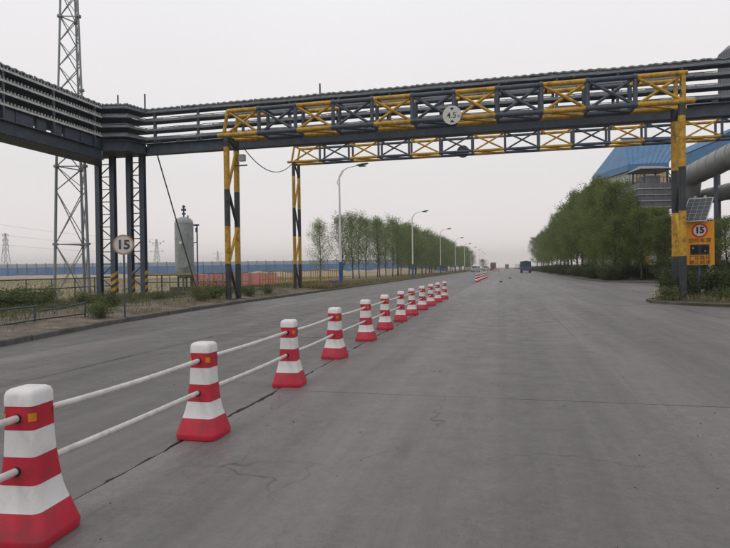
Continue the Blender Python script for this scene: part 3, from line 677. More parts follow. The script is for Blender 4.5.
# ------------------------------------------------------------------ speed display sign on the island
q = G(700, 298, .1); ds = tag(empty('speed_display_sign', (q.x, q.y, .1), R(-10)), 'yellow speed-display board with a red-ringed 15 and a solar panel', 'sign')
part(MB().tube([(0, .1, -.1), (0, .1, 3.3)], .05, 10), 'pole', STEEL2, ds)
zb_, zt_ = 1.42, 3.28; bw = .55
part(MB().box((-bw, -.06, zb_), (bw, .05, zt_)), 'board', SIGNY, ds)
part(MB().disc((0, -.066, 2.90), (0, 1, 0), .31, .01), 'red_ring', SIGNR, ds, True); part(MB().disc((0, -.073, 2.90), (0, 1, 0), .235, .01), 'ring_face', SIGNW, ds, True)
text_mesh('15', .36, 'numerals', INK, ds, (0, -.081, 2.90), (R(90), 0, 0), .002, .018)
text_mesh('您的车速', .215, 'upper_lettering', INK, ds, (0, -.063, 2.46), (R(90), 0, 0), .002, .0015)
part(MB().box((-.36, -.075, 1.86), (.36, -.055, 2.30)), 'display_window', SCREEN, ds)
for sx_ in (-1, 1): part(MB().box((sx_*.18-.13, -.082, 1.92), (sx_*.18+.13, -.0755, 2.24)), 'digit_panel', DARK, ds)
part(MB().disc((-.25, -.082, 2.15), (0, 1, 0), .03, .01, 10), 'lit_dot', SIGNW, ds); part(MB().disc((.2, -.082, 2.02), (0, 1, 0), .022, .01, 10), 'lit_dot', SIGNW, ds)
text_mesh('厂区路段', .20, 'lower_lettering', INK, ds, (0, -.063, 1.72), (R(90), 0, 0), .002, .0015); text_mesh('禁止超速', .20, 'lower_lettering', INK, ds, (0, -.063, 1.52), (R(90), 0, 0), .002, .0015)
sp = empty('t'); bpy.data.objects.remove(sp)
ux = Vector((1, -.1, 0)); uy = Vector((.36, .62, 1.05))
A0 = Vector((-.72, -.25, 3.27)); nn = ux.cross(uy).normalized()
def quadbox(a, x, y, t): return [a, a+x, a+x+y, a+y, a+nn*t, a+x+nn*t, a+x+y+nn*t, a+y+nn*t], [(0,3,2,1), (4,5,6,7), (0,1,5,4), (1,2,6,5), (2,3,7,6), (3,0,4,7)]
pan = part(MB().add(*quadbox(A0, ux*.95, uy, .03)), 'solar_panel', GALV, ds)
for i in range(4):
    for j in range(6): part(MB().add(*quadbox(A0+ux*(.03+i*.2225)*1.0+uy*(.025+j*.158)+nn*.03, ux*.212, uy*.148, .003)), 'solar_cell', SOLAR, pan)
part(MB().tube([(0, .1, 3.2), (0, .12, 3.7)], .04, 8), 'panel_post', STEEL2, ds); part(MB().tube([(0, .12, 3.7), (.05, .16, 4.0)], .03, 8), 'panel_bracket', STEEL2, ds)
for dx in (.25, .62): a = A0+uy+ux*dx; part(MB().box((a.x-.05, a.y-.03, a.z-.02), (a.x+.05, a.y+.05, a.z+.1)), 'clip', GALV, ds)

# ------------------------------------------------------------------ foliage
def quads_mesh(name, C, A, B, tone, mt):
    n = len(C); V = np.empty((n, 4, 3)); V[:, 0] = C-A; V[:, 1] = C-B; V[:, 2] = C+A; V[:, 3] = C+B
    me = bpy.data.meshes.new(name); me.vertices.add(n*4); me.vertices.foreach_set('co', V.reshape(-1).astype(np.float32)); me.loops.add(n*4); me.polygons.add(n)
    me.loops.foreach_set('vertex_index', np.arange(n*4, dtype=np.int32)); me.polygons.foreach_set('loop_start', np.arange(0, n*4, 4, dtype=np.int32)); me.polygons.foreach_set('loop_total', np.full(n, 4, dtype=np.int32))
    at = me.attributes.new('tone', 'FLOAT', 'FACE'); at.data.foreach_set('value', tone.astype(np.float32))
    me.materials.append(mt); me.update(); me.validate(); return me
def unit(n): v = rng.normal(size=(n, 3)); return v/np.linalg.norm(v, axis=1)[:, None]
def leaves(pts, n, spread, ll, lw, droop, mt, name):
    P = np.array(pts); idx = rng.integers(0, len(P), n); C = P[idx]+rng.normal(size=(n, 3))*spread; C[:, 2] -= np.abs(rng.normal(size=n))*droop
    a = unit(n); a[:, 2] -= droop*1.2; a /= np.linalg.norm(a, axis=1)[:, None]; b_ = np.cross(a, unit(n)); b_ /= np.linalg.norm(b_, axis=1)[:, None]+1e-6
    s = rng.uniform(.6, 1.3, n)[:, None]; cl = rng.uniform(0, 1, len(P))[idx]*.5+rng.uniform(0, 1, n)*.5
    return quads_mesh(name, C, a*ll/2*s, b_*lw/2*s, cl, mt)
def make_tree(h, rad, h0, nb, nleaf, spread, ll, lw, droop, up, lm, bm, tr=.11, twig=3):
    b = MB(); pts = []; wx, wy = random.uniform(-.2, .2), random.uniform(-.2, .2)
    trunk = [Vector((wx*math.sin(z*.5), wy*math.sin(z*.4+1), z)) for z in np.linspace(-.25, h*.93, 10)]
    b.tube(trunk, [tr*(1-.86*i/9) for i in range(10)], 8)
    def tp_(z):
        k = min(8, max(0, (z+.25)/(h*.93+.25)*9)); i = int(k); return trunk[i].lerp(trunk[i+1], k-i)
    for k in range(nb):
        f = (k+random.random()*.8)/nb; z = h0+(h*.9-h0)*f; az = k*2.4+random.uniform(-.5, .5)
        pr = (1-f)**.75*.85+.18 if f > .25 else .62+f*1.4
        ln = rad*min(1.05, pr)*random.uniform(.7, 1.15)/max(.45, math.sin(up)); el = up*random.uniform(.75, 1.2)
        d = Vector((math.cos(az)*math.sin(el), math.sin(az)*math.sin(el), math.cos(el))); p = tp_(z); q = [p]
        for s_ in range(4):
            d = (d+Vector((random.uniform(-.22, .22), random.uniform(-.22, .22), .10-droop*.25))).normalized(); q.append(q[-1]+d*ln/4)
        r1 = tr*.42*(1-f*.6); b.tube(q, [r1, r1*.75, r1*.5, r1*.3, .006], 5)
        for j in range(1, 5):
            pts.append(q[j]); 
            for t_ in range(twig):
                d2 = (d+Vector((random.uniform(-1, 1), random.uniform(-1, 1), random.uniform(-.4, .7)-droop))).normalized(); e_ = q[j]+d2*ln*random.uniform(.15, .34)
                b.tube([q[j], e_], [r1*.25, .004], 3, False); pts += [q[j].lerp(e_, .5), e_, e_]
    pts += [trunk[-1], trunk[-1], trunk[-2]]
    tm = bpy.data.meshes.new('trunk'); tm.from_pydata(b.v, [], b.f); tm.materials.append(bm); tm.shade_smooth()
    return tm, leaves(pts, nleaf, spread, ll, lw, droop, lm, 'crown')
def put_tree(name, tree, loc, sc, rz, label, group, cat='tree'):
    e = tag(empty(name, loc, rz), label, cat, group); e.scale = sc if isinstance(sc, tuple) else (sc, sc, sc); link('trunk', tree[0], e); link('crown', tree[1], e); return e
random.seed(21)
LT = [make_tree(10.4, 2.45, 1.6, 36, 7200, .30, .15, .068, .10, .72, LEAF_L, BARKL, .095) for _ in range(5)]
LF = [make_tree(10.6, 2.8, 1.0, 34, 8500, .36, .19, .09, .15, .80, LEAF_L, BARKL) for _ in range(3)]
Y = 61.0; i = 0
while Y < 345:
    x = -19.6+random.uniform(-.5, .5); sc = .70 if i == 0 else .86 if i == 1 else random.uniform(.90, 1.12)
    if Y > 150: sc *= 1.06
    lab = 'small thin roadside tree, nearest in the left row beside the ochre fence' if i == 0 else f'slim roadside tree, {ordn(i)} from the near end of the left row'
    put_tree('poplar_tree', LT[i % 5] if Y < 112 else LF[i % 3], (x, Y, .12), (sc*1.06 if Y < 120 else sc*1.25, sc*1.06 if Y < 120 else sc*1.25, sc), random.uniform(0, 6.3), lab, 'trees in the left roadside row')
    Y += (9.0 if i == 0 else 4.4 if Y < 130 else 6.5 if Y < 210 else 10)*random.uniform(.85, 1.15); i += 1
RT = [make_tree(11.4, random.uniform(2.5, 3.2), 1.7, 24, 13500, .22, .20, .075, .42, random.uniform(.62, .85), LEAF_R, BARK, .15, 4) for _ in range(6)]
spots = [(11.2, 66.5, .88), (13.2, 69.5, .84), (11.0, 72.0, .90), (14.2, 75, 1.0), (11.4, 77.5, 1.02), (11.2, 83.5, .94), (11.8, 89.5, 1.06), (11.4, 96, .97), (12, 103, 1.08), (12, 110, .97), (12, 118, 1.09), (12.2, 127, 1.02), (12.2, 138, 1.1), (12.3, 150, 1.0), (12.4, 164, 1.12), (12.6, 180, 1.02), (12.8, 199, 1.1), (13, 222, 1.05), (13, 250, 1.1)]
for i, (x, y, s_) in enumerate(spots):
    s_ *= 1.06 if y < 74 else 1.15
    put_tree('willow_tree', RT[i % 6], (x+random.uniform(-.3, .3), y, .1), (s_*random.uniform(.85, 1.25), s_*random.uniform(.85, 1.2), s_*random.uniform(.93, 1.08)), random.uniform(0, 6.3), f'dense dark green tree in the right roadside row, {ordn(i)} from the junction', 'trees in the right roadside row')
back = [(10.6, 61.5, .60), (12.6, 60.0, .66), (14.4, 58.6, .58), (16.5, 59.0, .57), (18.8, 56.8, .53), (21.3, 57.5, .58), (24, 55.8, .66), (26.5, 56.5, .70), (29, 54.5, .70), (31.5, 56, .74), (15.4, 64, .70), (19.5, 64, .56), (27.5, 62, .78), (23.5, 62, .62)]
for i, (x, y, s_) in enumerate(sorted(back)):
    put_tree('willow_tree', RT[(i+2) % 6], (x, y, .1), (s_*1.25, s_*1.25, s_), random.uniform(0, 6.3), f'low dark tree across the side road below the industrial plant, {ordn(i).replace("nearest", "first")} from the left', 'low trees across the side road')
# shrubs
def make_shrub(w, h, n, lm, ll=.09, lw=.045, stems=16):
    b = MB(); pts = []
    for k in range(stems):
        a = random.uniform(0, 6.28); e_ = Vector((math.cos(a)*w*random.uniform(.1, 1), math.sin(a)*w*random.uniform(.1, 1), h*random.uniform(.45, 1))); m_ = e_*.5+Vector((0, 0, h*.12))
        b.tube([(0, 0, -.05), m_, e_], [.014, .009, .003], 4, False); pts += [m_, e_, e_, m_.lerp(e_, .5), Vector((0, 0, 0)).lerp(m_, .6)]
    tm = bpy.data.meshes.new('stems'); tm.from_pydata(b.v, [], b.f); tm.materials.append(BARK)
    return tm, leaves(pts, n, w*.17, ll, lw, .05, lm, 'foliage')
def put_shrub(name, sh, loc, sc, label, group=None, cat='shrub'):
    e = tag(empty(name, loc, random.uniform(0, 6.3)), label, cat, group); e.scale = sc if isinstance(sc, tuple) else (sc, sc, sc); link('stems', sh[0], e); link('foliage', sh[1], e); return e
SH = [make_shrub(.9, .9, 2200, LEAF_S) for _ in range(3)]; HS = [make_shrub(1.2, 1.2, 3500, LEAF_H, .13, .06) for _ in range(3)]
for k, (u, v, s_, lab) in enumerate([(6, 309, (1.5, 1.5, .85), 'green shrub mass at the left picture edge beyond the low rail'), (25, 307, (1.3, 1.3, .8), 'low green shrub beyond the low rail, right of the picture-edge shrub'), (45, 305, .85, 'small green shrub at the foot of the mast railing'), (103, 318, (.62, .62, .5), 'tufted weed clump on the dirt by the left kerb'), (112, 309, .7, 'low shrub at the foot of the striped laced column'), (86, 306, .7, 'low shrub at the foot of the lattice mast'), (160, 301, .45, 'low shrub below the yellow pipe'), (203, 302, .75, 'bushy green shrub below the stay wire'), (214, 300, 1.0, 'bushy green shrub just left of the nearer gantry legs'), (250, 297, .7, 'low shrub just right of the nearer gantry legs'), (268, 295, .6, 'low shrub between the legs of the two gantries')]):
    p = G(u, v, .14); put_shrub('shrub', SH[k % 3], (p.x, p.y, .13), s_, lab, 'shrubs on the left verge')
q = 0
for k in range(26):
    y = 60+k*k*.22+k*2.2; put_shrub('hedge_shrub', HS[k % 3], (9.9+random.uniform(-.2, .5), y, .1), (1, 1.2+k*.05, random.uniform(.9, 1.35)), f'dark hedge shrub below the right tree row, {ordn(k)} from the junction', 'hedge shrubs below the right trees')
for k in range(16):
    y = 67+k*k*.55+k*3; put_shrub('hedge_shrub', HS[k % 3], (15.5+random.uniform(-.6, .6), y, .1), (1.5, 2.0+k*.12, random.uniform(.9, 1.3)), f'tall undergrowth shrub behind the right tree trunks, {ordn(k)} from the junction', 'undergrowth behind the right trees')
for k in range(9):
    x = 13.4+k*2.1; put_shrub('hedge_shrub', HS[k % 3], (x, 54.6-k*.45+random.uniform(-.2, .4), .1), (1, 1, random.uniform(.6, .95)), f'dark hedge shrub across the side road, {ordn(k).replace("nearest", "first")} from the left', 'hedge shrubs across the side road')
for k in range(10):
    x = 11.5+k*2.2; put_shrub('hedge_shrub', HS[k % 3], (x, 63.5-k*.4, .1), (1.3, 1.2, random.uniform(1.1, 1.6)), f'tall dark undergrowth shrub behind the side-road hedge, {ordn(k).replace("nearest", "first")} from the left', 'undergrowth behind the side-road hedge')
isp = [(6.6, 26.0, .62, 'weedy shrub at the tip of the island, left of the gantry leg'), (7.0, 27.2, .8, 'shrub on the island behind the right gantry legs'), (8.3, 25.6, .55, 'low shrub at the foot of the yellow speed sign'), (8.9, 27.6, .95, 'leafy shrub behind the yellow speed sign'), (9.9, 26.2, .9, 'leafy shrub at the right picture edge on the island'), (8.1, 29.2, .85, 'shrub at the back edge of the island'), (10.6, 28.6, 1.0, 'tall shrub far back on the island at the right')]
for k, (x, y, s_, lab) in enumerate(isp): put_shrub('shrub', HS[k % 3] if k % 2 else SH[k % 3], (x, y, .09), s_, lab, 'shrubs on the island')
for k, (u, v) in enumerate([(653, 299), (656, 297.5), (660, 298.5), (663, 296.5), (658, 300)]):
    p = G(u, v, .12); e = tag(empty('yellow_flower', (p.x, p.y, .09)), ('leftmost', 'second from left', 'middle', 'rightmost', 'nearest')[k] + ' yellow flower clump on the tip of the island', 'flower', 'yellow flowers on the island')
    part(MB().tube([(0, 0, 0), (.01, 0, .25)], .008, 4), 'stem', SOIL, e)
    hb = MB()
    for j in range(7): a = j*.9; hb.add([(0, 0, .26), (.09*math.cos(a), .09*math.sin(a), .24+random.uniform(0, .05)), (.09*math.cos(a+.7), .09*math.sin(a+.7), .24+random.uniform(0, .05))], [(0, 1, 2)])
    part(hb, 'blossom', YFLW, e)
# grass
def grass(name, P, hmin, hmax, w, dry, label):
    n = len(P); C = np.array(P); hgt = rng.uniform(hmin, hmax, n); a = rng.normal(size=(n, 3))*.35; a[:, 2] = 1; a = a/np.linalg.norm(a, axis=1)[:, None]
    b_ = np.cross(a, unit(n)); b_ /= np.linalg.norm(b_, axis=1)[:, None]+1e-6; C = C+a*hgt[:, None]*.5
    me = quads_mesh(name, C, a*hgt[:, None]*.5, b_*w, np.clip(rng.normal(dry, .25, n), 0, 1), GRASS); return tag(link(name, me), label, 'grass', kind='stuff')
P = []
for _ in range(90000):
    y = 6+110*random.random()**1.9; o = .2+13*random.random()**1.3; x = interp(KL, y)-o
    if hash_noise(x*1.1, y*.7)+.6*hash_noise(x*3.1+2, y*2.7) > (.55 if o < 2.6 and y < 20 else -.05): P.append((x, y, .12))
grass('verge_grass', P, .06, .24, .006, .55, 'thin dry grass and weeds on the left verge')
P = []
for _ in range(52000):
    y = 7+55*random.random()**1.5; o = random.gauss(6.2, 1.9)
    if o > 1.2 and hash_noise(o*1.3, y*.5)+.5*hash_noise(o*3, y*2) > -.55: P.append((interp(KL, y)-o, y, .12))
grass('verge_weeds', P, .08, .36, .008, .2, 'green weeds in a band across the left verge')
P = [(interp(KL, y)-.15-abs(random.gauss(0, 1.1)), y, .12) for y in (40+200*random.random()**1.5 for _ in range(22000))]
grass('roadside_grass', P, .15, .5, .022, .75, 'dry roadside grass strip under the left trees')
P = [(interp(KL, y)-13-70*random.random()**1.4, y, .12) for y in (12+95*random.random() for _ in range(26000))]
grass('field_grass', P, .1, .35, .02, .5, 'dry yellowish grass over the left field')
P = []
while len(P) < 9000:
    x, y = random.uniform(5.7, 16), random.uniform(21.5, 33)
    if (x > 5.9+abs(y-26.2)*.75) and y > 21.6+max(0, (9.5-x)*.45): P.append((x, y, .1))
grass('island_grass', P, .08, .35, .014, .3, 'weeds and grass on the right island')

# ------------------------------------------------------------------ left background
a, c = PD(-60, 270, 228), PD(448, 270, 245); hf = tag(empty('windbreak_fence', (a.x, a.y, 0)), 'long blue mesh windbreak fence across the field at the left', 'fence'); d = Vector((c.x-a.x, c.y-a.y, 0)); n = 56
for k in range(n):
    p, q_ = d*(k/n), d*((k+1)/n); nv = Vector((d.y, -d.x, 0)).normalized()
    part(MB().beam(p+Vector((0, 0, 2.0)), q_+Vector((0, 0, 2.0)), .12, 4.0), 'blue_panel', HOARD, hf)
    part(MB().beam(p+Vector((0, 0, 4.7)), q_+Vector((0, 0, 4.7)), .10, 1.35), 'pale_panel', HOARDT, hf)
    part(MB().beam(p+nv*.15, p+nv*.15+Vector((0, 0, 5.7)), .22, .22), 'post', GALVD, hf)
def net_fence(name, u0, u1, dist0, dist1, h, npan, pm, fm, label, solid=True):
    a, c = PD(u0, 280, dist0), PD(u1, 280, dist1); root = tag(empty(name, (a.x, a.y, .12)), label, 'fence'); d = Vector((c.x-a.x, c.y-a.y, 0))
    for k in range(npan):
        p, q_ = d*(k/npan), d*((k+1)/npan)
        if solid: part(MB().beam(p+Vector((0, 0, h*.5)), q_+Vector((0, 0, h*.5+random.uniform(-.05, .05))), .03, h*.95), 'netting', pm, root)
        else:
            for hh in (.1, h*.5, h): part(MB().beam(p+Vector((0, 0, hh)), q_+Vector((0, 0, hh)), .05, .05), 'rail', pm, root)
            for j in range(1, 4): part(MB().beam(p.lerp(q_, j/4)+Vector((0, 0, .1)), p.lerp(q_, j/4)+Vector((0, 0, h)), .035, .035), 'bar', pm, root)
        part(MB().beam(p+Vector((0, -.05, -.1)), p+Vector((0, -.05, h+.06)), .07, .07), 'post', fm, root)
    return root
net_fence('netting_fence', 194, 277, 47, 52, 1.22, 9, PINK, DULLY, 'pink netting fence behind the nearer gantry legs')
net_fence('panel_fence', 263, 345, 47.5, 54, 1.35, 9, DULLY, DULLY, 'ochre steel panel fence behind the farther gantry legs', False)
def heap(u, d, w, h, label, mt=SAND, dp=.5):
    p = PD(u, 270, d); b = MB(); n = 40; m_ = 8
    for i in range(n+1):
        for j in range(m_+1):
            s_, t_ = i/n*2-1, j/m_*2-1; z = max(0, (1-abs(s_)**3)*(1-t_*t_))*h*(.8+.2*hash_noise(s_*9, t_*5)+.1*hash_noise(s_*23, t_)); b.v.append((s_*w, t_*w*dp*.35, z-.02))
    for i in range(n):
        for j in range(m_): b.f.append([i*(m_+1)+j, (i+1)*(m_+1)+j, (i+1)*(m_+1)+j+1, i*(m_+1)+j+1]); b.m.append(0)
    o = part(b, 'sand_heap', mt, None, True); o.location = (p.x, p.y, .1); o.rotation_euler = (0, 0, yaw); tag(o, label, 'heap', 'sand heaps on the field'); return o
heap(60, 175, 40, 1.1, 'long low pale sand bank under the blue fence, far left'); heap(175, 150, 16, .9, 'pale sand heap behind the tank, before the blue fence')
heap(330, 120, 14, 1.5, 'tan sand heap behind the ochre fence, right of the farther gantry'); heap(398, 165, 15, 1.7, 'long tan sand bank behind the left tree trunks')
heap(255, 135, 13, 1.3, 'tan sand heap between the gantry legs, behind the pink netting')
def pylon(u, d, h, label, arms, wred=False):
    p = PD(u, 270, d); e = tag(empty('power_pylon', (p.x, p.y, 0), yaw), label, 'pylon', 'distant power pylons'); t = .28
    for sx_, sy_ in crn: part(MB().beam((sx_*h*.09, sy_*h*.09, 0), (sx_*.5, sy_*.5, h), t, t), 'pylon_leg', GALVD, e)
    lv_ = [h*f for f in (0, .2, .38, .54, .68, .8, .9, 1)]
    for a_, c_ in zip(lv_, lv_[1:]):
        wa, wb_ = h*.09+(.5-h*.09)*a_/h, h*.09+(.5-h*.09)*c_/h
        for sy_ in (-1, 1): part(MB().beam((-wa, sy_*wa, a_), (wb_, sy_*wb_, c_), t*.7, t*.7), 'brace', GALVD, e); part(MB().beam((wa, sy_*wa, a_), (-wb_, sy_*wb_, c_), t*.7, t*.7), 'brace', GALVD, e)
    for z, w_, dz in arms:
        for s2 in (-1, 1):
            part(MB().beam((0, 0, z*h), (s2*w_, 0, (z+dz)*h), t, t), 'cross_arm', GALVD, e); part(MB().tube([(s2*w_, 0, (z+dz)*h), (s2*w_, 0, (z+dz)*h-h*.06)], .22, 6), 'insulator', STEEL2, e)
    return e
pylon(157, 560, 33, 'distant power pylon with V-shaped arms left of the tank', ((.80, 7, .16), (.62, 6, .05), (.9, 4, .0)))
pylon(218, 900, 33, 'faint far power pylon right of the tank', ((.8, 7, .1), (.65, 6, 0)))
pylon(6, 520, 38, 'tall narrow distant pylon at the far left edge', ((.98, 2.4, 0), (.86, 2.4, 0), (.74, 2.4, 0), (.62, 2.4, 0)))
p0, p1 = PD(-40, 215, 470), PD(157, 238, 560)
for k in range(3):
    tag(part(MB().tube(catenary(PD(-40, 218+k*11, 480), PD(157, 240+k*6, 560), 3), .08, 5), 'power_line', GALVD, None), f'faint power line over the left field, {("top", "middle", "lowest")[k]} of three', 'power line', 'power lines')

# ------------------------------------------------------------------ plant on the right
A, B_, C_ = PD(630, 164.5, 80), PD(595.5, 176, 89.5), PD(668, 161.5, 79); Hh = 15.4
fb = tag(empty('transfer_house', (A.x, A.y, 0)), 'tall plant house with blue sheet roof and rusty orange front above the right trees', 'building'); OA = Vector((A.x, A.y, 0))
a, b_, c_ = [Vector((p.x, p.y, 0))-OA for p in (A, B_, C_)]; dd = c_+(b_-a)
def wall(p, q_, z0, z1, mt, nm, par=fb, t=.25): part(MB().beam(p+Vector((0, 0, (z0+z1)/2)), q_+Vector((0, 0, (z0+z1)/2)), t, z1-z0), nm, mt, par)
n_ = 9
for k in range(n_): wall(a.lerp(b_, (k+.02)/n_), a.lerp(b_, (k+.98)/n_), 0, Hh, WALLW, 'wall_panel')
wall(a+(b_-a)*.02+Vector((.15, -.1, 0)), b_+Vector((.2, 0, 0)), 0, Hh-.1, CLAD, 'wall_backing', t=.1)
for k in range(6): wall(a.lerp(c_, (k+.02)/6)+Vector((0, -.16, 0)), a.lerp(c_, (k+.98)/6)+Vector((0, -.16, 0)), 0, Hh-.05, RUSTO if k % 3 else WALLW, 'front_panel', t=.15)
wall(a, c_, 0, Hh-.1, CLAD, 'wall_backing', t=.1); wall(c_, dd, 0, Hh, WALLW, 'wall_panel'); wall(dd, b_, 0, Hh, WALLW, 'wall_panel')
Rl, Rr = PD(621.5, 138, 84.5)-OA, PD(690, 136, 84)-OA; zr = 20.0; Rl.z = zr; Rr.z = zr
rf = MB(); ov = Vector((0, 0, Hh)); aa, bb, cc2, dz2 = a*1.0+ov+Vector((-.4, -.5, 0)), b_+ov+Vector((-.4, .4, 0)), c_+ov+Vector((0, -.5, 0)), dd+ov+Vector((0, .4, 0))
dr = Vector((0, 0, -.9))
rf.add([aa, bb, dz2, cc2, Rl, Rr, aa+dr, bb+dr, dz2+dr, cc2+dr], [(0, 3, 5, 4), (1, 0, 4), (2, 1, 4, 5), (3, 2, 5), (0, 6, 9, 3), (1, 7, 6, 0), (2, 8, 7, 1), (3, 9, 8, 2), (6, 7, 8, 9)])
roof = part(rf, 'roof', ROOFB, fb)
for k in range(10):
    t_ = (k+.5)/10; part(MB().beam(aa.lerp(cc2, t_)+Vector((0, -.03, .03)), Rl.lerp(Rr, t_)+Vector((0, -.03, .03)), .06, .06), 'roof_rib', ROOFB, roof)
part(MB().beam(Rl+Vector((-.2, 0, .05)), Rr+Vector((.2, 0, .05)), .4, .12), 'ridge_cap', ROOFB, roof)
# ladder and pipes on the front
for du in (0, .5): part(MB().beam(a+Vector((.7+du, -.45, 6)), a+Vector((.7+du, -.45, Hh)), .06, .06), 'ladder_rail', STEEL, fb)
for k in range(16): part(MB().beam(a+Vector((.7, -.45, 6.3+k*.55)), a+Vector((1.2, -.45, 6.3+k*.55)), .05, .05), 'ladder_rung', STEEL, fb)
# long shed behind it
p, q_ = PD(598, 180, 91), PD(581, 196, 112); sh = tag(empty('long_shed', (p.x, p.y, 0)), 'long pale shed with a grey eave running back behind the trees', 'building'); d = Vector((q_.x-p.x, q_.y-p.y, 0)); side = Vector((d.y, -d.x, 0)).normalized()*12
for k in range(7): wall(d*((k+.02)/7), d*((k+.98)/7), 0, 14.5, WALLW, 'wall_panel', sh)
e0 = Vector((0, 0, 14.5)); rr = MB(); rr.add([e0-side*.05, d+e0-side*.05, d+side+e0, side+e0, side*.5+e0+Vector((0, 0, 1.6)), d+side*.5+e0+Vector((0, 0, 1.6))], [(0, 1, 5, 4), (4, 5, 2, 3), (0, 4, 3), (1, 2, 5), (0, 3, 2, 1)]); part(rr, 'roof', CLAD, sh)
part(MB().beam(e0-side*.06, d+e0-side*.06, .3, .4), 'eave', CLAD, sh)
# clad filter platform
p = PD(650, 207, 66); ft = tag(empty('filter_platform', (p.x, p.y, 0), R(14)), 'grey corrugated-clad filter tower with a small roofed top in front of the plant house', 'building')
zb_ = 7.9; w_ = 2.35
for k in range(4):
    z0 = zb_+k*.68
    for s2 in range(9):
        x0 = -w_+s2*2*w_/9; part(MB().box((x0+.01, -w_-.03*(s2 % 2), z0+.05), (x0+2*w_/9-.01, -w_+.06, z0+.62)), 'cladding_sheet', CLAD, ft)
        part(MB().box((-w_-.03*(s2 % 2), x0+.01, z0+.05), (-w_+.06, x0+2*w_/9-.01, z0+.62)), 'cladding_sheet', CLAD, ft)
    part(MB().box((-w_-.08, -w_-.10, z0-.04), (w_+.08, -w_-.03, z0+.05)), 'band_rail', GALV, ft); part(MB().box((-w_-.10, -w_-.02, z0-.04), (-w_-.03, w_, z0+.05)), 'band_rail', GALV, ft)
part(MB().box((-w_+.08, -w_+.08, zb_), (w_-.08, w_-.08, zb_+2.7)), 'core', STEEL2, ft)
for sx_, sy_ in crn: part(MB().beam((sx_*2.0, sy_*2.0, .1), (sx_*2.0, sy_*2.0, zb_), .3, .3), 'column', STEEL, ft); part(MB().beam((sx_*1.3, sy_*1.3, zb_+2.7), (sx_*1.3, sy_*1.3, zb_+4.3), .14, .14), 'roof_post', STEEL, ft)
part(MB().add([(-2, -2, zb_+4.3), (2, -2, zb_+4.3), (2, 2, zb_+4.3), (-2, 2, zb_+4.3), (-1.2, 0, zb_+4.9), (1.2, 0, zb_+4.9)], [(0,1,5,4), (2,3,4,5), (1,2,5), (3,0,4), (0,3,2,1)]), 'top_roof', CLAD, ft)
part(MB().box((-.8, -.8, zb_+2.7), (.8, .8, zb_+3.7)), 'motor_house', DUCT, ft)
for sx_ in (-1, 1): part(MB().beam((sx_*2.1, -2.1, zb_+2.7), (sx_*.9, -1.5, zb_+4.3), .1, .1), 'brace', STEEL, ft)
for k in range(8): part(MB().beam((-w_+k*2*w_/7, -w_, zb_+2.7), (-w_+k*2*w_/7, -w_, zb_+3.3), .05, .05), 'rail_post', STEEL, ft)
part(MB().beam((-w_, -w_, zb_+3.3), (w_, -w_, zb_+3.3), .05, .05), 'handrail', STEEL, ft)
# ducts
def duct(name, pts, r, label, legs):
    root = tag(empty(name, (pts[0].x, pts[0].y, 0)), label, 'duct'); o_ = Vector((pts[0].x, pts[0].y, 0)); loc = [p-o_ for p in pts]
    part(MB().tube(loc, r, 28), 'duct_body', DUCT, root, True)
    for a_, c_ in zip(loc, loc[1:]):
        n = max(1, int((c_-a_).length/1.6))
        for k in range(n+1): t_ = k/n; m_ = a_.lerp(c_, t_); d_ = (c_-a_).normalized(); part(MB().tube([m_-d_*.05, m_+d_*.05], r*1.035, 28), 'ring_flange', DUCT, root, True)
    for t_ in legs: m_ = loc[-2].lerp(loc[-1], t_); part(MB().beam((m_.x, m_.y, 0.05), (m_.x, m_.y, m_.z-r*.9), .3, .3), 'trestle', STEEL, root)
duct('flue_duct', [PD(689, 190, 64.5)+Vector((0, 1, -2)), PD(690, 180, 64), PD(693, 174.5, 63), PD(700, 171, 61), PD(760, 142, 50)], 1.15, 'big grey ringed duct climbing to the right above the solar panel', (.3, .9))
duct('flue_duct', [PD(680, 205, 70), PD(700, 198, 66), PD(760, 184, 56)], .85, 'lower grey ringed duct behind the solar panel', (.35, .9))
# conveyor gallery
p, q_ = PD(686, 160, 92), PD(750, 134, 82); gl = tag(empty('conveyor_gallery', (p.x, p.y, 0)), 'blue roofed conveyor gallery behind the grey ducts at the right', 'building'); o_ = Vector((p.x, p.y, 0)); p, q_ = p-o_, q_-o_
sd_ = Vector((0, 1.8, 0)); up = Vector((0, 0, 1))
part(MB().add([p-up*1.2, q_-up*1.2, q_-up*1.2+sd_*2, p-up*1.2+sd_*2, p+up*1.0, q_+up*1.0, q_+up+sd_*2, p+up+sd_*2], [(0,3,2,1), (0,1,5,4), (1,2,6,5), (2,3,7,6), (3,0,4,7), (4,5,6,7)]), 'gallery_wall', ROOFB, gl)
part(MB().add([p+up*1.05-sd_*.15, q_+up*1.05-sd_*.15, q_+up*2.1+sd_, p+up*2.1+sd_, q_+up*1.05+sd_*2.2, p+up*1.05+sd_*2.2], [(0,1,2,3), (3,2,4,5), (0,3,5), (1,4,2)]), 'gallery_roof', ROOFB, gl)
for t_ in (.12, .6, .95): m_ = p.lerp(q_, t_)+sd_; part(MB().beam((m_.x, m_.y, 0), (m_.x, m_.y, m_.z-1.2), .4, .4), 'trestle', STEEL, gl)
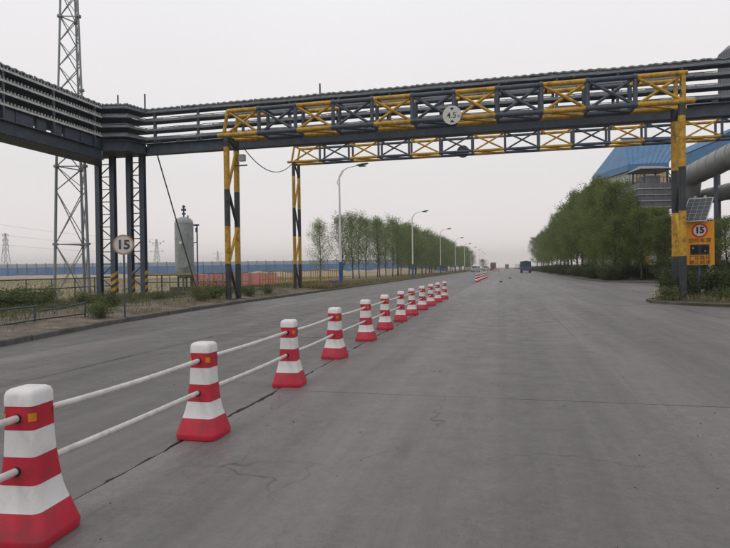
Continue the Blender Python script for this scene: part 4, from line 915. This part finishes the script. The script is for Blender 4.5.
# corrugated silo head over the bridge at the right edge
p = PD(746, 100, 60); hd = tag(empty('silo_head', (p.x, p.y, 0)), 'grey corrugated silo head peeping over the bridge at the right edge', 'silo')
z0, z1 = PD(730, 100, 60).z, PD(730, 52, 60).z; r_ = 2.4
part(MB().lathe([(r_, z0), (r_, z1), (r_*.75, z1+.6), (.4, z1+.9)], n=32), 'shell', CLAD, hd, True)
for k in range(40): an = 2*math.pi*k/40; part(MB().beam((r_*1.0*math.cos(an), r_*math.sin(an), z0), (r_*math.cos(an), r_*math.sin(an), z1), .14, .1), 'rib', CLAD, hd)
for an in (0, 1.57, 3.14, 4.71): part(MB().beam((r_*.8*math.cos(an)+1.0, r_*.8*math.sin(an), 0), (r_*.8*math.cos(an)+1.0, r_*.8*math.sin(an), z0), .3, .3), 'support_leg', STEEL, hd)
# wire fence behind the right trees
wf = tag(empty('wire_fence', (14, 60.5, .1)), 'thin dark post-and-wire fence in the shade under the right trees', 'fence')
for k in range(14): part(MB().beam((k*1.9-2.5, -k*.35+1.2, -.1), (k*1.9-2.5, -k*.35+1.2, 1.9), .05, .05), 'post', STEEL, wf)
for hh in (.5, 1.1, 1.7): part(MB().tube([(-2.5, 1.2, hh), (1.9*13-2.5, -.35*13+1.2, hh)], .012, 4), 'wire', STEEL, wf)

# ------------------------------------------------------------------ vehicles far down the road
def wheel(par, x, y, r=.5, w=.3):
    t = part(MB().tube([(x-w/2, y, r), (x+w/2, y, r)], r, 18), 'wheel', RUBBER, par, True); part(MB().tube([(x-w/2-.01, y, r), (x+w/2+.01, y, r)], r*.55, 12), 'rim', GALVD, t)
def truck(x, y, rz, cab, body, ln, ht, label, tarp=None, w=1.25):
    e = tag(empty('truck', (x, y, 0), rz), label, 'truck', 'vehicles far down the road')
    part(MB().box((-w*.85, -ln/2, .62), (w*.85, ln/2, .95)), 'chassis', STEEL2, e); yb = ln/2-2.2
    part(MB().box((-w, -ln/2, 1.0), (w, yb, ht if not tarp else ht*.55)), 'cargo_body', body, e)
    if tarp: part(MB().add([(-w*1.02, -ln/2-.03, ht*.5), (w*1.02, -ln/2-.03, ht*.5), (w*1.02, yb+.02, ht*.5), (-w*1.02, yb+.02, ht*.5), (-w*1.02, -ln/2-.03, ht*.92), (w*1.02, -ln/2-.03, ht*.92), (w*1.02, yb+.02, ht*.92), (-w*1.02, yb+.02, ht*.92), (0, -ln/2-.03, ht), (0, yb+.02, ht)],
                              [(0,1,5,8,4), (2,3,7,9,6), (1,2,6,5), (3,0,4,7), (5,6,9,8), (4,8,9,7)]), 'tarpaulin', tarp, e)
    cb = part(MB().add([(-w, ln/2-2.0, .8), (w, ln/2-2.0, .8), (w, ln/2, .8), (-w, ln/2, .8), (-w, ln/2-2.0, 2.95), (w, ln/2-2.0, 2.95), (w, ln/2-.35, 2.95), (-w, ln/2-.35, 2.95), (w, ln/2, 1.8), (-w, ln/2, 1.8)],
                     [(0,3,2,1), (0,1,5,4), (1,2,8,6,5), (3,0,4,7,9), (2,3,9,8), (8,9,7,6), (4,5,6,7)]), 'cab', cab, e)
    part(MB().add([(-w*.88, ln/2+.0, 1.85), (w*.88, ln/2+.0, 1.85), (w*.88, ln/2-.31, 2.85), (-w*.88, ln/2-.31, 2.85)], [(0, 1, 2, 3)]), 'windscreen', GLASS, cb).location = (0, .03, 0)
    for s2 in (-1, 1):
        part(MB().box((s2*w*.7-.16, ln/2, .95), (s2*w*.7+.16, ln/2+.05, 1.15)), 'headlight', WPAINT, e); part(MB().box((s2*w*.75-.18, -ln/2-.05, .7), (s2*w*.75+.18, -ln/2-.005, .88)), 'tail_light', SIGNR, e)
        for yy_ in (ln/2-1.2, -ln/2+1.2, -ln/2+2.5): wheel(e, s2*(w-.2), yy_)
        part(MB().box((s2*(w-.2)-.25, -ln/2+.35, .12), (s2*(w-.2)+.25, -ln/2+.38, .75)), 'mud_flap', RUBBER, e)
    part(MB().box((-w, -ln/2-.12, .45), (w, -ln/2-.02, .58)), 'rear_bumper', STEEL2, e)
    return e
q = PD(525.5, 270, 150); truck(q.x, q.y, 0, BLUEV, STEEL2, 8.0, 3.1, 'truck under a teal tarpaulin parked at the right kerb', TARP)
q = PD(493.3, 270, 270); truck(q.x, q.y, R(180), REDV, CARGO, 8.5, 3.7, 'red-brown loaded truck coming up the left side of the road')
q = PD(507, 270, 400); truck(q.x, q.y, R(180), REDV, REDV, 8.0, 3.4, 'small far red truck in the middle of the road')
q = PD(517, 270, 370); truck(q.x, q.y, 0, WPAINT, WPAINT, 7.0, 3.4, 'far white box truck left of the teal tarpaulin truck')
q = PD(519.5, 270, 330); truck(q.x+1.2, q.y, 0, BLUEV, BLUEV, 7.0, 3.0, 'far blue truck just left of the teal tarpaulin truck')
def van(x, y, rz, mt, label):
    e = tag(empty('van', (x, y, 0), rz), label, 'van', 'vehicles far down the road'); w = .95
    prof_ = [(-2.4, .45), (2.4, .45), (2.45, 1.0), (1.7, 1.2), (.95, 2.0), (-2.2, 2.05), (-2.42, 1.5)]; b = MB(); k = len(prof_)
    b.add([(-w, y_, z) for y_, z in prof_]+[(w, y_, z) for y_, z in prof_], [tuple(range(k)), tuple(range(2*k-1, k-1, -1))]+[(i, k+i, k+(i+1) % k, (i+1) % k) for i in range(k)]); part(b, 'body', mt, e)
    part(MB().add([(-.8, 1.66, 1.27), (.8, 1.66, 1.27), (.75, 1.03, 1.95), (-.75, 1.03, 1.95)], [(0, 1, 2, 3)]), 'windscreen', GLASS, e).location = (0, .03, .03)
    part(MB().box((-.75, -2.40, 1.4), (.75, -2.36, 1.9)), 'rear_window', GLASS, e)
    for s2 in (-1, 1):
        part(MB().box((s2*(w+.004)-.006, -1.9, 1.35), (s2*(w+.004)+.006, .9, 1.85)), 'side_window', GLASS, e); part(MB().box((s2*.7-.12, 2.40, .8), (s2*.7+.12, 2.46, .98)), 'headlight', WPAINT, e)
        for y_ in (-1.5, 1.55): wheel(e, s2*(w-.1), y_, .33, .2)
q = PD(475.5, 270, 190); van(q.x, q.y, R(170), GREYV, 'pale grey van on the left side beyond the far barrier posts'); q = PD(486, 270, 260); van(q.x, q.y, R(175), GREYV, 'distant pale van left of the red-brown truck')
e = put_tree('poplar_tree', LT[2], (PD(483, 270, 330).x, PD(483, 270, 330).y, .1), (1.5, 1.5, .62), 1.0, 'lone round tree at the far end of the left row', 'trees in the left roadside row')
# ------------------------------------------------------------------ clods and grit on the road
for k, (u, v, s_) in enumerate([(510, 278.3, .30), (501, 282.2, .26), (505, 270.3, .45), (510.3, 270.2, .5), (493.5, 270.6, .45)]):
    p = G(u, v); b = MB(); b.lathe([(.3, 0), (.5, .12), (.42, .3), (.2, .42), (0, .44)], n=9); b.v = [(x*(1+random.uniform(-.25, .25)), y*(1+random.uniform(-.25, .25)), max(0, z*(1+random.uniform(-.2, .2)))) for x, y, z in b.v]
    o = b.build('clod', STONE); o.location = (p.x, p.y, 0); o.scale = (s_*1.6, s_*1.2, s_); tag(o, ['dark clod on the road in front of the far barrier group, nearer right one', 'dark clod on the road just right of the far barrier group', 'far dark clod in the middle of the road, left of a pair', 'far dark clod in the middle of the road, right of a pair', 'far dark clod by the striped warning board'][k], 'clod', 'clods on the road')
b = MB()
for _ in range(800):
    y = 2.5+22*random.random()**1.6; x = random.uniform(-11, 6); s_ = random.uniform(.003, .010)*(1.5 if random.random() < .1 else 1)
    b.add([(x-s_, y, 0), (x, y-s_, 0), (x+s_, y, 0), (x, y+s_, 0), (x+s_*.2, y, s_*1.1)], [(0,1,4), (1,2,4), (2,3,4), (3,0,4)])
tag(b.build('road_grit', STONE), 'scattered dark grit on the concrete road', 'grit', kind='stuff')
# a few stones on the dirt verge
b = MB()
for _ in range(900):
    y = 7+45*random.random()**1.5; x = interp(KL, y)-.3-3.5*random.random(); s_ = random.uniform(.02, .07)
    b.add([(x-s_, y, .08), (x, y-s_*1.3, .08), (x+s_, y, .08), (x, y+s_, .08), (x+s_*.3, y, .15+s_*.45)], [(0,1,4), (1,2,4), (2,3,4), (3,0,4)])
tag(b.build('verge_rubble', RUBBLE), 'small rubble strewn along the dirt verge', 'rubble', kind='stuff')

# ------------------------------------------------------------------ haze
hz = MB().box((-1900, -400, -1.2), (1900, 2100, 45)); hz = hz.build('haze', []) if False else hz
me = bpy.data.meshes.new('haze'); me.from_pydata(hz.v, [], hz.f); ho = link('haze', me); tag(ho, 'pale dusty haze in the air over the road', 'haze', kind='stuff')
M = bpy.data.materials.new('haze_air'); M.use_nodes = True; n = M.node_tree; n.nodes.clear()
pv = n.nodes.new('ShaderNodeVolumePrincipled'); pv.inputs['Color'].default_value = (.97, .95, .94, 1); pv.inputs['Density'].default_value = .00055; pv.inputs['Anisotropy'].default_value = .7
o = n.nodes.new('ShaderNodeOutputMaterial'); n.links.new(pv.outputs[0], o.inputs['Volume']); me.materials.append(M)
